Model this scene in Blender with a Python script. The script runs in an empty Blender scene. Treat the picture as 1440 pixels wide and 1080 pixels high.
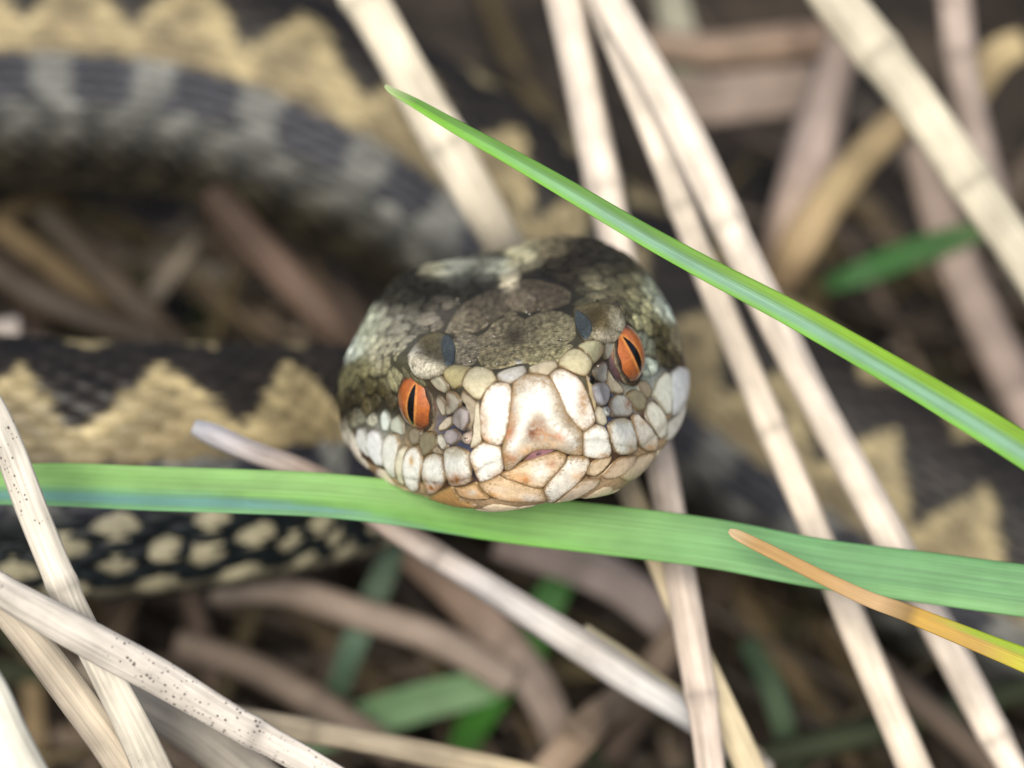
import bpy, bmesh, math, random
import numpy as np
from mathutils import Vector, Matrix, noise as mnoise
from mathutils.bvhtree import BVHTree

# ------------------------------------------------------------------ scene, camera, light
# one Blender unit is one centimetre
scene = bpy.context.scene
scene.unit_settings.scale_length = 0.01
PITCH = math.radians(50)
FOCUS = Vector((0, 0, 9.2))
DIST, PXCM = 20.0, 220.0
FPX = DIST * PXCM
VIEW = Vector((0, math.cos(PITCH), -math.sin(PITCH)))
cam_d = bpy.data.cameras.new('camera'); cam = bpy.data.objects.new('camera', cam_d)
scene.collection.objects.link(cam); scene.camera = cam
cam.location = FOCUS - VIEW * DIST
cam.rotation_euler = (math.radians(90) - PITCH, 0, 0)
cam_d.sensor_width = 36; cam_d.lens = 36 * FPX / 1440
cam_d.clip_start = 0.5; cam_d.clip_end = 4000
cam_d.dof.use_dof = True; cam_d.dof.focus_distance = DIST + 0.40
cam_d.dof.aperture_fstop = cam_d.lens * 1e-3 / 0.52
CM = Matrix.Translation(cam.location) @ cam.rotation_euler.to_matrix().to_4x4()
CR = cam.rotation_euler.to_matrix()
CMI = CM.inverted()

SUN_EL, SUN_AZ = math.radians(56), math.radians(190)       # azimuth measured from +Y clockwise
world = bpy.data.worlds.new('World'); scene.world = world; world.use_nodes = True
wn = world.node_tree
sky = wn.nodes.new('ShaderNodeTexSky'); sky.sky_type = 'NISHITA'; sky.sun_disc = False
sky.sun_elevation = SUN_EL; sky.sun_rotation = SUN_AZ; sky.dust_density = 4.0; sky.air_density = 1.0; sky.ozone_density = 0.6
bg = wn.nodes['Background']; bg.inputs[1].default_value = 0.062
wn.links.new(sky.outputs[0], bg.inputs[0])
sun_d = bpy.data.lights.new('sun', 'SUN'); sun_d.energy = 2.1; sun_d.angle = math.radians(22); sun_d.color = (1, 0.975, 0.86)
sun = bpy.data.objects.new('sun', sun_d); scene.collection.objects.link(sun)
sdir = Vector((math.sin(SUN_AZ) * math.cos(SUN_EL), math.cos(SUN_AZ) * math.cos(SUN_EL), math.sin(SUN_EL)))
sun.rotation_euler = sdir.to_track_quat('Z', 'Y').to_euler()
sun.location = sdir * 60
scene.view_settings.view_transform = 'Standard'; scene.view_settings.look = 'None'
scene.view_settings.exposure = 1.0; scene.view_settings.gamma = 1
scene.cycles.use_denoising = True

rng = random.Random(7)
COL = scene.collection

# ------------------------------------------------------------------ helpers
def lin(c):
    return [((v / 255) / 12.92 if v / 255 <= 0.04045 else ((v / 255 + 0.055) / 1.055) ** 2.4) for v in c]
def S(r, g, b, k=0.82):
    return np.array(lin((r, g, b))) * k
def P(px, py, d):
    z = DIST + d
    return CM @ Vector(((px - 720) * z / FPX, -(py - 540) * z / FPX, -z))
def to_px(v):
    c = CMI @ Vector(v)
    return 720 + c.x * FPX / -c.z, 540 - c.y * FPX / -c.z
def camvec(x, y, z):
    return CR @ Vector((x, y, z))

def catmull(pts, n, closed=False):
    """pts (k,m) -> smooth array, n samples per span"""
    p = np.asarray(pts, float); k = len(p); out = []
    spans = k if closed else k - 1
    for i in range(spans):
        if closed:
            a, b, c, d = p[(i - 1) % k], p[i], p[(i + 1) % k], p[(i + 2) % k]
        else:
            b, c = p[i], p[i + 1]
            a = p[i - 1] if i > 0 else 2 * b - c
            d = p[i + 2] if i + 2 < k else 2 * c - b
        for j in range(n):
            t = j / n
            out.append(0.5 * (2 * b + (c - a) * t + (2 * a - 5 * b + 4 * c - d) * t * t + (3 * b - a - 3 * c + d) * t ** 3))
    if not closed: out.append(p[-1])
    return np.array(out)

def make_mesh(name, verts, faces, cols=None, st=None, smooth=True):
    me = bpy.data.meshes.new(name)
    me.from_pydata([tuple(v) for v in verts], [], faces)
    if cols is not None:
        a = me.color_attributes.new('Col', 'FLOAT_COLOR', 'POINT')
        c = np.ones((len(verts), 4)); c[:, :3] = np.clip(np.asarray(cols), 0.002, 0.95)
        a.data.foreach_set('color', c.ravel())
    if st is not None:
        a = me.attributes.new('st', 'FLOAT_VECTOR', 'POINT')
        a.data.foreach_set('vector', np.asarray(st, float).ravel())
    if smooth:
        me.polygons.foreach_set('use_smooth', [True] * len(me.polygons))
    me.update()
    return me
def add(name, me, mat, parent=None, label=None, cat=None, group=None, kind=None):
    o = bpy.data.objects.new(name, me); COL.objects.link(o)
    if me is not None and mat is not None: me.materials.append(mat)
    if parent: o.parent = parent
    if label: o['label'] = label
    if cat: o['category'] = cat
    if group: o['group'] = group
    if kind: o['kind'] = kind
    return o

# ------------------------------------------------------------------ materials
def new_mat(name):
    m = bpy.data.materials.new(name); m.use_nodes = True
    nt = m.node_tree
    return m, nt, nt.nodes['Principled BSDF']
def N(nt, kind, **kw):
    n = nt.nodes.new(kind)
    for k, v in kw.items(): setattr(n, k, v)
    return n
def attr(nt, name):
    return N(nt, 'ShaderNodeAttribute', attribute_name=name)
def ramp(nt, src, a, b, ca, cb):
    r = N(nt, 'ShaderNodeMapRange'); r.inputs[1].default_value = a; r.inputs[2].default_value = b
    r.inputs[3].default_value = ca; r.inputs[4].default_value = cb
    nt.links.new(src, r.inputs[0]); return r.outputs[0]
def mulcol(nt, col, fac):
    v = N(nt, 'ShaderNodeVectorMath', operation='SCALE'); nt.links.new(col, v.inputs[0]); nt.links.new(fac, v.inputs[3]); return v.outputs[0]

def scale_material(name, speck=55.0, lo=0.62, hi=1.2, rough=0.5, bump=0.25, sss=0.06):
    m, nt, b = new_mat(name)
    c = attr(nt, 'Col'); geo = N(nt, 'ShaderNodeNewGeometry')
    n1 = N(nt, 'ShaderNodeTexNoise'); n1.inputs['Scale'].default_value = speck; n1.inputs['Detail'].default_value = 3; n1.inputs['Roughness'].default_value = 0.65
    nt.links.new(geo.outputs['Position'], n1.inputs['Vector'])
    n2 = N(nt, 'ShaderNodeTexNoise'); n2.inputs['Scale'].default_value = speck * 0.22; n2.inputs['Detail'].default_value = 4
    nt.links.new(geo.outputs['Position'], n2.inputs['Vector'])
    f1 = ramp(nt, n1.outputs['Fac'], 0.36, 0.62, lo, hi)
    f2 = ramp(nt, n2.outputs['Fac'], 0.3, 0.7, 0.82, 1.12)
    nt.links.new(mulcol(nt, mulcol(nt, c.outputs['Color'], f1), f2), b.inputs['Base Color'])
    b.inputs['Roughness'].default_value = rough
    b.inputs['Specular IOR Level'].default_value = 0.4
    b.inputs['Subsurface Weight'].default_value = sss
    b.inputs['Subsurface Radius'].default_value = (0.03, 0.015, 0.008)
    b.inputs['Subsurface Scale'].default_value = 1.0
    bp = N(nt, 'ShaderNodeBump'); bp.inputs['Strength'].default_value = bump; bp.inputs['Distance'].default_value = 0.008
    nt.links.new(n1.outputs['Fac'], bp.inputs['Height']); nt.links.new(bp.outputs[0], b.inputs['Normal'])
    return m
M_SCALE = scale_material('snake scale', 95, 0.87, 1.05, 0.38, 0.12, 0.04)
M_ROUGHSCALE = scale_material('crown scale', 34, 0.55, 1.28, 0.58, 0.28, 0.0)
def add_dirt(m):
    nt = m.node_tree; b = nt.nodes['Principled BSDF']; src = b.inputs['Base Color'].links[0].from_socket
    geo = N(nt, 'ShaderNodeNewGeometry'); st = attr(nt, 'st'); sp = N(nt, 'ShaderNodeSeparateXYZ'); nt.links.new(st.outputs['Vector'], sp.inputs[0])
    n = N(nt, 'ShaderNodeTexNoise'); n.inputs['Scale'].default_value = 46; n.inputs['Detail'].default_value = 8; n.inputs['Roughness'].default_value = 0.75; n.inputs['Distortion'].default_value = 0.6
    nt.links.new(geo.outputs['Position'], n.inputs['Vector'])
    e = ramp(nt, sp.outputs[0], 0.45, 1.0, 0.0, 0.24)
    ad = N(nt, 'ShaderNodeMath', operation='ADD'); nt.links.new(n.outputs['Fac'], ad.inputs[0]); nt.links.new(e, ad.inputs[1])
    k = ramp(nt, ad.outputs[0], 0.62, 0.76, 0.0, 0.92)
    mu = N(nt, 'ShaderNodeMath', operation='MULTIPLY'); nt.links.new(k, mu.inputs[0]); nt.links.new(sp.outputs[1], mu.inputs[1])
    mx = N(nt, 'ShaderNodeMix', data_type='RGBA'); nt.links.new(mu.outputs[0], mx.inputs[0]); nt.links.new(src, mx.inputs[6]); mx.inputs[7].default_value = (0.25, 0.16, 0.068, 1)
    nt.links.new(mx.outputs[2], b.inputs['Base Color'])
add_dirt(M_SCALE)
M_BROW = scale_material('brow scale', 55, 0.6, 1.2, 0.75, 0.3, 0.0); M_BROW.node_tree.nodes['Principled BSDF'].inputs['Specular IOR Level'].default_value = 0.15
def add_flecks(m):
    nt = m.node_tree; b = nt.nodes['Principled BSDF']; src = b.inputs['Base Color'].links[0].from_socket
    geo = N(nt, 'ShaderNodeNewGeometry')
    n = N(nt, 'ShaderNodeTexNoise'); n.inputs['Scale'].default_value = 32; n.inputs['Detail'].default_value = 6; n.inputs['Roughness'].default_value = 0.7; n.inputs['Distortion'].default_value = 1.6
    nt.links.new(geo.outputs['Position'], n.inputs['Vector'])
    k = ramp(nt, n.outputs['Fac'], 0.50, 0.64, 0.0, 0.75)
    v = N(nt, 'ShaderNodeVectorMath', operation='MULTIPLY_ADD'); nt.links.new(src, v.inputs[0]); v.inputs[1].default_value = (1.9, 1.85, 1.65); v.inputs[2].default_value = (0.035, 0.031, 0.02)
    mx = N(nt, 'ShaderNodeMix', data_type='RGBA'); nt.links.new(k, mx.inputs[0]); nt.links.new(src, mx.inputs[6]); nt.links.new(v.outputs[0], mx.inputs[7])
    nt.links.new(mx.outputs[2], b.inputs['Base Color']); b.inputs['Specular IOR Level'].default_value = 0.22
add_flecks(M_ROUGHSCALE)
M_BODY = scale_material('body scale', 30, 0.75, 1.2, 0.5, 0.2, 0.0)
M_SKIN = scale_material('skin between the scales', 50, 0.7, 1.1, 0.6, 0.2, 0.0)

def stem_material(name, streak=0.22, dots=0.0, rough=0.55, dotscale=16, patch=0.15):
    m, nt, b = new_mat(name)
    c = attr(nt, 'Col'); st = attr(nt, 'st')
    mp = N(nt, 'ShaderNodeMapping'); mp.inputs['Scale'].default_value = (1.2, 26, 1)
    nt.links.new(st.outputs['Vector'], mp.inputs[0])
    n1 = N(nt, 'ShaderNodeTexNoise'); n1.inputs['Scale'].default_value = 1.0; n1.inputs['Detail'].default_value = 5; n1.inputs['Roughness'].default_value = 0.6
    nt.links.new(mp.outputs[0], n1.inputs['Vector'])
    f1 = ramp(nt, n1.outputs['Fac'], 0.3, 0.7, 1 - streak, 1 + streak * 0.6)
    n2 = N(nt, 'ShaderNodeTexNoise'); n2.inputs['Scale'].default_value = 2.4; n2.inputs['Detail'].default_value = 4
    nt.links.new(st.outputs['Vector'], n2.inputs['Vector'])
    f2 = ramp(nt, n2.outputs['Fac'], 0.35, 0.7, 1 + patch * 0.4, 1 - patch)
    col = mulcol(nt, mulcol(nt, c.outputs['Color'], f1), f2)
    if dots:
        mp2 = N(nt, 'ShaderNodeMapping'); mp2.inputs['Scale'].default_value = (1, 0.8, 1)
        nt.links.new(st.outputs['Vector'], mp2.inputs[0])
        vo = N(nt, 'ShaderNodeTexVoronoi'); vo.inputs['Scale'].default_value = dotscale; vo.inputs['Randomness'].default_value = 1
        nt.links.new(mp2.outputs[0], vo.inputs['Vector'])
        n3 = N(nt, 'ShaderNodeTexNoise'); n3.inputs['Scale'].default_value = 1.1; n3.inputs['Detail'].default_value = 2
        nt.links.new(st.outputs['Vector'], n3.inputs['Vector'])
        sz0 = ramp(nt, n3.outputs['Fac'], 0.50, 0.64, 0.0, 0.62 * dots)
        sc_ = N(nt, 'ShaderNodeSeparateColor'); nt.links.new(vo.outputs['Color'], sc_.inputs[0])
        szm = N(nt, 'ShaderNodeMath', operation='MULTIPLY'); nt.links.new(sz0, szm.inputs[0]); nt.links.new(ramp(nt, sc_.outputs[0], 0.25, 1.0, 0.0, 1.0), szm.inputs[1]); sz = szm.outputs[0]
        lt = N(nt, 'ShaderNodeMath', operation='SUBTRACT'); nt.links.new(sz, lt.inputs[0]); nt.links.new(vo.outputs['Distance'], lt.inputs[1])
        k = ramp(nt, lt.outputs[0], 0.0, 0.10, 0.0, 0.88)
        mx = N(nt, 'ShaderNodeMix', data_type='RGBA'); nt.links.new(k, mx.inputs[0]); nt.links.new(col, mx.inputs[6]); mx.inputs[7].default_value = (0.035, 0.022, 0.02, 1)
        col = mx.outputs[2]
    nt.links.new(col, b.inputs['Base Color']); b.inputs['Roughness'].default_value = rough
    b.inputs['Specular IOR Level'].default_value = 0.3
    bp = N(nt, 'ShaderNodeBump'); bp.inputs['Strength'].default_value = 0.45; bp.inputs['Distance'].default_value = 0.012
    nt.links.new(n1.outputs['Fac'], bp.inputs['Height']); nt.links.new(bp.outputs[0], b.inputs['Normal'])
    return m
M_STEM = stem_material('dry stem', 0.30, 0.25, 0.62, 20, 0.28)
M_SPECK = stem_material('speckled dry stem', 0.32, 0.8, 0.75, 36, 0.34)
M_LITTER = stem_material('dead leaf litter', 0.35, 0, 0.75, 16, 0.35)
def blade_material():
    m = stem_material('fresh grass blade', 0.26, 0.3, 0.5, 13, 0.16)
    nt = m.node_tree; b = nt.nodes['Principled BSDF']
    src = b.inputs['Base Color'].links[0].from_socket
    tr = N(nt, 'ShaderNodeBsdfTranslucent'); nt.links.new(src, tr.inputs['Color'])
    mx = N(nt, 'ShaderNodeMixShader'); mx.inputs[0].default_value = 0.22
    out = nt.nodes['Material Output']
    nt.links.new(b.outputs[0], mx.inputs[1]); nt.links.new(tr.outputs[0], mx.inputs[2]); nt.links.new(mx.outputs[0], out.inputs[0])
    b.inputs['Specular IOR Level'].default_value = 0.35
    for n in nt.nodes:
        if n.type == 'MAPPING': n.inputs['Scale'].default_value = (0.5, 48, 1)
    return m
M_BLADE = blade_material()
def ground_material():
    m, nt, b = new_mat('dark peaty soil')
    geo = N(nt, 'ShaderNodeNewGeometry')
    n = N(nt, 'ShaderNodeTexNoise'); n.inputs['Scale'].default_value = 1.3; n.inputs['Detail'].default_value = 8
    nt.links.new(geo.outputs['Position'], n.inputs['Vector'])
    cr = N(nt, 'ShaderNodeValToRGB'); cr.color_ramp.elements[0].position = 0.35; cr.color_ramp.elements[0].color = (0.012, 0.009, 0.007, 1)
    cr.color_ramp.elements[1].position = 0.7; cr.color_ramp.elements[1].color = (0.07, 0.05, 0.035, 1)
    nt.links.new(n.outputs['Fac'], cr.inputs[0]); nt.links.new(cr.outputs[0], b.inputs['Base Color'])
    b.inputs['Roughness'].default_value = 0.95
    bp = N(nt, 'ShaderNodeBump'); bp.inputs['Distance'].default_value = 0.3; nt.links.new(n.outputs['Fac'], bp.inputs['Height']); nt.links.new(bp.outputs[0], b.inputs['Normal'])
    return m
M_GROUND = ground_material()

# ------------------------------------------------------------------ ground
def build_ground():
    xs = list(np.linspace(-30, 30, 61)); far = [45, 80, 160, 400, 1200]
    ax = [-f for f in far[::-1]] + xs + far
    nr = np.random.RandomState(3); n = len(ax); v = []
    for j in range(n):
        for i in range(n):
            x, y = ax[i], ax[j]
            h = 0.0 if max(abs(x), abs(y)) > 29 else (nr.rand() - 0.5) * 0.35 + 0.25 * math.sin(x * 0.7 + 1) * math.cos(y * 0.6)
            v.append((x, y, h - 0.3))
    f = [(j * n + i, j * n + i + 1, (j + 1) * n + i + 1, (j + 1) * n + i) for j in range(n - 1) for i in range(n - 1)]
    add('ground', make_mesh('ground', v, f), M_GROUND, kind='structure')
build_ground()

# ------------------------------------------------------------------ the snake: head frame
HP = 1 / PXCM                                   # head sections are drawn in photo pixels at the focus distance
ROLL, THETA, YAW = math.radians(11.8), math.radians(20), math.radians(3)
h_org = P(757, 610, 0.06)
_r = Vector((math.cos(ROLL), math.sin(ROLL), 0)); _u = Vector((-math.sin(ROLL), math.cos(ROLL), 0)); _b = Vector((0, 0, -1))
hy_c = (_b * math.cos(THETA) + _u * math.sin(THETA) - _r * math.sin(YAW)).normalized()
hx_c = (_r - hy_c * _r.dot(hy_c)).normalized()
hz_c = hx_c.cross(hy_c).normalized()
HX, HY, HZ = CR @ hx_c, CR @ hy_c, CR @ hz_c
def H(x, y, z):
    return h_org + HX * (x * HP) + HY * (y * HP) + HZ * (z * HP)
def to_head(v):
    d = Vector(v) - h_org
    return d.dot(HX) / HP, d.dot(HY) / HP, d.dot(HZ) / HP

# half sections: top mid, top shoulder, brow edge, cheek, upper lip, lip line, lower lip, chin edge, chin mid  (x, z); dy = set-back of the jaw
SEC = [
    (-1, [(0, 20), (10, 18), (18, 12), (22, 0), (23, -12), (22, -20), (18, -26), (12, -32), (0, -34)], 2),
    (3,  [(0, 38), (22, 36), (40, 26), (47, 0), (49, -18), (46, -27), (38, -42), (25, -54), (0, -58)], 8),
    (14, [(0, 62), (38, 61), (66, 50), (76, 10), (82, -24), (78, -36), (68, -64), (46, -88), (0, -94)], 12),
    (34, [(0, 79), (52, 80), (86, 72), (97, 15), (108, -42), (103, -55), (96, -88), (66, -114), (0, -121)], 14),
    (70, [(0, 86), (64, 89), (104, 84), (101, 12), (130, -57), (125, -71), (118, -104), (82, -131), (0, -138)], 10),
    (120, [(0, 85), (80, 87), (131, 95), (114, 14), (153, -70), (148, -86), (140, -116), (98, -142), (0, -149)], 5),
    (180, [(0, 83), (98, 87), (163, 95), (148, 18), (184, -77), (180, -94), (172, -122), (120, -147), (0, -155)], 0),
    (240, [(0, 81), (110, 88), (174, 79), (184, 10), (216, -83), (213, -101), (202, -128), (140, -151), (0, -159)], 0),
    (320, [(0, 82), (112, 90), (188, 64), (229, 3), (248, -86), (246, -104), (232, -130), (160, -153), (0, -161)], 0),
    (410, [(0, 79), (116, 92), (203, 62), (254, -6), (268, -86), (265, -104), (248, -130), (170, -153), (0, -161)], 0),
    (500, [(0, 80), (122, 95), (206, 64), (254, -10), (265, -80), (260, -98), (240, -126), (165, -149), (0, -157)], 0),
    (590, [(0, 78), (118, 90), (192, 54), (222, -18), (228, -72), (220, -92), (200, -118), (140, -141), (0, -149)], 0),
    (655, [(0, 66), (84, 58), (146, 22), (174, -28), (176, -68), (168, -88), (152, -110), (104, -134), (0, -143)], 0),
    (730, [(0, 26), (62, 17), (110, -6), (136, -34), (138, -64), (130, -90), (110, -116), (64, -142), (0, -152)], 0),
    (815, [(0, 4), (54, -8), (96, -38), (120, -76), (124, -108), (114, -148), (88, -186), (50, -214), (0, -226)], 0),
]
CTRL = []
for hy, half, dj in SEC:
    full = half + [(-x, z) for x, z in half[-2:0:-1]]
    k = len(half)
    ring = []
    for i, (x, z) in enumerate(full):
        ii = i if i < k else 2 * (k - 1) - i
        if x < 0 and hy > 350 and ii in (1, 2, 3): x *= (0, 0.90, 0.86, 0.96)[ii]
        if x > 0 and 60 < hy < 560 and ii in (4, 5, 6, 7): z -= (8, 16, 24, 20)[ii - 4] * (0.6 if hy < 100 else 1)
        if x > 0 and hy > 350 and ii == 2: x *= 1.03; z += 4
        ring.append(H(x, hy + (dj if ii >= 6 else dj * 0.4 if ii == 5 else 0), z))
    CTRL.append([tuple(p) for p in ring])
NC = len(CTRL[0])                                # 16 control points in a ring
# body path: photo x, y, depth behind the focus, radius, dorsal direction in camera axes
neck = H(0, 822, -111); neck_c = CMI @ neck
PATH = [
    (640, 560, 5.1, 0.64, (-0.12, 0.80, 0.55)), (545, 622, 5.15, 0.76, (-0.05, 0.86, 0.5)), (410, 648, 4.75, 0.87, (0, 0.88, 0.46)),
    (250, 662, 4.1, 0.93, (0, 0.88, 0.46)), (50, 665, 3.9, 0.97, (0, 0.88, 0.46)), (-200, 630, 4.3, 1.0, (0, 0.85, 0.5)),
    (-470, 500, 5.6, 1.0, (0.2, 0.7, 0.7)), (-520, 270, 7.0, 1.0, (0.5, 0.5, 0.7)), (-300, 120, 7.5, 1.0, (0.2, 0.8, 0.5)),
    (-20, 105, 7.4, 1.0, (0.05, 0.85, 0.45)), (250, 118, 7.3, 1.0, (0.18, 0.83, 0.45)), (450, 180, 7.3, 1.0, (0.4, 0.72, 0.45)),
    (620, 270, 7.5, 1.0, (0.45, 0.65, 0.5)), (780, 390, 7.6, 1.0, (0.4, 0.62, 0.6)), (960, 520, 7.3, 1.0, (0.3, 0.6, 0.7)),
    (1150, 655, 6.9, 1.0, (0.25, 0.6, 0.72)), (1350, 780, 6.7, 1.0, (0.25, 0.6, 0.72)), (1600, 900, 6.6, 0.95, (0.25, 0.6, 0.72)),
    (1950, 960, 6.8, 0.8, (0.1, 0.6, 0.72)), (2250, 850, 7.6, 0.55, (-0.3, 0.6, 0.72)), (2350, 640, 8.6, 0.3, (-0.3, 0.3, 0.8)), (2300, 480, 9.4, 0.06, (-0.3, 0.3, 0.8)),
]
pts = [(*neck, 0.535, *HZ), (*H(-8, 945, -185), 0.56, *HZ)]
for px, py, d, r, dv in PATH:
    if d > 5.5: d += 1.5; r *= 1.055
    elif d < 5.2: d += 0.7; r *= 1.025
    w = P(px, py, d); v = camvec(*dv)
    pts.append((*w, r, *v))
# tangent at the neck follows the head
before = H(0, 735, -70)
arr = catmull([(*before, 0.6, *HZ)] + pts, 24)[24:]
PC, PR, PD = arr[:, :3], arr[:, 3], arr[:, 4:]
PT = np.gradient(PC, axis=0); PT /= np.linalg.norm(PT, axis=1)[:, None]
PD = PD - PT * (PD * PT).sum(1)[:, None]; PD /= np.linalg.norm(PD, axis=1)[:, None]
PS = np.cross(PT, PD)
PL = np.concatenate([[0], np.cumsum(np.linalg.norm(np.diff(PC, axis=0), axis=1))])
def body_at(s, phi, lift=0.0):
    """point on the body: s = cm from the neck, phi = radians from the dorsal line towards the animal's side"""
    o = []
    for A in (PC, PD, PS): o.append(np.array([np.interp(s, PL, A[:, k]) for k in range(3)]))
    r = np.interp(s, PL, PR)
    n = o[1] * math.cos(phi) + o[2] * math.sin(phi)
    return o[0] + n * (r + lift), n
# body colour by distance along the body and angle from the spine
K_DARK, K_YEL, K_TAN, K_GREY, K_SLATE, K_CREAM, K_BLACK = S(44, 38, 34), S(200, 182, 138), S(152, 136, 102), S(126, 126, 122), S(50, 51, 60), S(216, 206, 172), S(16, 24, 27)
PERIOD = 0.92
def body_col(s, phi, rim=0.0, rnd=0.0, par=0):
    a = abs(phi); side = 1 if phi > 0 else -1
    q = (s / PERIOD + (0.0 if side > 0 else 0.5)) % 1.0
    saw = q / 0.62 if q < 0.62 else (1 - q) / 0.38
    edge = 0.12 + 0.66 * saw + 0.03 * (rnd - 0.5)                       # half width of the zigzag in radians
    far = s > 13.5
    if a < edge: c = K_DARK * (0.5 + 0.8 * rnd)
    elif a < 1.0:
        t = min(1, (a - edge) / 0.4); c = K_YEL * (1 - t) + K_TAN * t
        c = c * (0.6 + 0.6 * rnd)
    elif a < 1.38:
        q2 = (s / PERIOD + (0.12 if side > 0 else 0.62)) % 1.0
        c = K_SLATE * (0.7 + 0.5 * rnd) if abs(q2 - 0.5) < 0.31 else K_GREY * (0.65 + 0.5 * rnd)
    elif far:
        lump = 0.5 + 0.9 * (math.sin(2 * math.pi * s / 0.5 + 5 * a) > 0.1)
        c = lump * (K_GREY * 0.6 * (1 - min(1, (a - 1.38) / 0.45)) + S(44, 40, 30) * min(1, (a - 1.38) / 0.45)) * (0.5 + 0.9 * rnd)  # lower flank fades dark: the belly's shadow painted into the colour
        return c * (1 - 0.6 * rim)
    else:
        c = K_CREAM * (0.75 + 0.3 * rnd) if par else K_BLACK * (0.7 + rnd)
        return c * (1 - rim) + K_BLACK * rim
    return c * (1 - 0.45 * rim)
# one continuous skin: head rings then body rings
head_grid = catmull(np.array(CTRL).reshape(len(CTRL), -1), 5).reshape(-1, NC, 3)
head_rows = [catmull(r, 5, closed=True) for r in head_grid]
RN = NC * 5
body_rows = []
for i in range(3, len(PC), 3):
    row = []
    for k in range(RN):
        phi = 2 * math.pi * k / RN
        row.append(PC[i] + (PD[i] * math.cos(phi) + PS[i] * math.sin(phi)) * PR[i])
    body_rows.append(np.array(row))
NHR = len(head_rows)
rows = head_rows + body_rows
SV = np.concatenate(rows + [np.array([[*H(0, -3, -6)]]), PC[-1:]])
SF = []
for j in range(len(rows) - 1):
    for k in range(RN):
        k2 = (k + 1) % RN
        SF.append((j * RN + k, j * RN + k2, (j + 1) * RN + k2, (j + 1) * RN + k))
tip = len(rows) * RN
for k in range(RN):
    SF.append((tip, (k + 1) % RN, k))
    SF.append((tip + 1, (len(rows) - 1) * RN + k, (len(rows) - 1) * RN + (k + 1) % RN))
HEADF = [f for f in SF if all(v < NHR * RN or v == tip for v in f)]
BV = BVHTree.FromPolygons([tuple(v) for v in SV], HEADF)

# ------------------------------------------------------------------ head colouring: pigment patches fixed to the head surface
BLOBS = [  # photo x, y at which the patch lies on the head, spread, colour
    (700, 470, 60, (122, 114, 94)), (760, 500, 40, (142, 134, 106)), (640, 470, 30, (132, 124, 104)), (830, 470, 34, (132, 124, 98)),
    (740, 470, 22, (66, 58, 48)), (690, 425, 30, (82, 74, 64)), (770, 420, 30, (88, 78, 66)), (820, 420, 24, (84, 82, 66)),
    (600, 412, 34, (50, 46, 40)), (660, 390, 32, (46, 46, 46)), (560, 420, 22, (64, 62, 52)), (690, 400, 20, (64, 60, 56)),
    (800, 372, 40, (62, 54, 44)), (850, 360, 36, (58, 54, 44)), (760, 390, 24, (54, 50, 48)), (880, 375, 26, (70, 66, 50)),
    (640, 368, 26, (196, 200, 184)), (610, 378, 14, (188, 184, 156)), (690, 378, 20, (186, 188, 172)), (740, 360, 22, (178, 172, 142)), (712, 400, 11, (190, 180, 156)),
    (694, 358, 14, (34, 36, 36)), (780, 345, 20, (150, 138, 110)),
    (560, 450, 24, (152, 148, 134)), (620, 448, 24, (150, 142, 128)), (520, 470, 26, (176, 182, 162)), (490, 490, 18, (196, 206, 196)), (540, 485, 24, (168, 162, 140)),
    (500, 530, 26, (126, 122, 88)), (560, 520, 20, (146, 142, 112)), (520, 560, 24, (92, 84, 52)), (545, 580, 24, (98, 88, 64)), (500, 575, 22, (70, 60, 38)),
    (510, 600, 18, (160, 160, 140)), (540, 600, 20, (196, 198, 184)),
    (840, 400, 26, (140, 134, 108)), (880, 400, 28, (132, 126, 96)), (920, 400, 22, (150, 156, 136)), (940, 430, 20, (184, 194, 180)), (900, 440, 24, (152, 150, 118)),
    (860, 440, 22, (118, 108, 84)), (920, 470, 22, (100, 92, 58)), (935, 500, 22, (78, 70, 44)), (955, 480, 16, (150, 140, 116)), (905, 480, 16, (150, 156, 140)), (950, 515, 12, (84, 76, 52)),
    (910, 520, 16, (168, 178, 166)), (950, 545, 22, (228, 230, 224)), (935, 580, 26, (228, 228, 214)),
    (600, 690, 60, (206, 178, 132)), (700, 740, 80, (226, 206, 176)), (880, 690, 60, (214, 196, 164)), (960, 620, 40, (216, 206, 184)), (500, 660, 50, (224, 216, 200)), (560, 740, 60, (214, 196, 168)),
]
BX = np.array([[b[0], b[1], b[2]] for b in BLOBS], float); BC = np.array([S(*b[3]) for b in BLOBS])
def paint(px, py):
    d2 = ((px - BX[:, 0]) ** 2 + (py - BX[:, 1]) ** 2) / BX[:, 2] ** 2
    w = np.exp(-d2 * 2.0) / BX[:, 2] + 1e-9 / (1 + d2)
    c = (w[:, None] * BC).sum(0) / w.sum()
    return c * min(1.5, (c.mean() / 0.24) ** 0.5)

def head_col(v):
    x, y, z = to_head(v); c = paint(*to_px(v))
    k = min(1, max(0, (y - 610) / 50))                    # the neck takes over the colours of the body
    if k == 0: return c
    a = abs(x) + max(0, -20 - z)
    nk = K_DARK * 1.2 if a < 34 + 22 * math.sin(y / 26) else K_TAN if a < 112 else K_GREY * 0.8
    if z < -105: nk = S(150, 140, 112)
    return c * (1 - k) + nk * k
SKIN_BROWN, SKIN_BLUE, SKIN_DARK = S(46, 34, 26), S(78, 88, 120), S(34, 30, 24)
def skin_col(v):
    px, py = to_px(v); x, y, z = to_head(v)
    if y > 640: return head_col(v) * 0.5
    blue = math.exp(-(((abs(x) - 118) / 26) ** 2 + ((z + 18) / 34) ** 2)) if y < 150 else 0
    base = SKIN_BROWN if z < 20 else paint(px, py) * 0.45
    if y > 130: base = paint(px, py) * 0.4
    if z < -60: base = S(84, 58, 38)
    if z < -98: base = S(190, 160, 124)
    return base * (1 - blue) + SKIN_BLUE * blue
scol = np.zeros((len(SV), 3))
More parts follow.
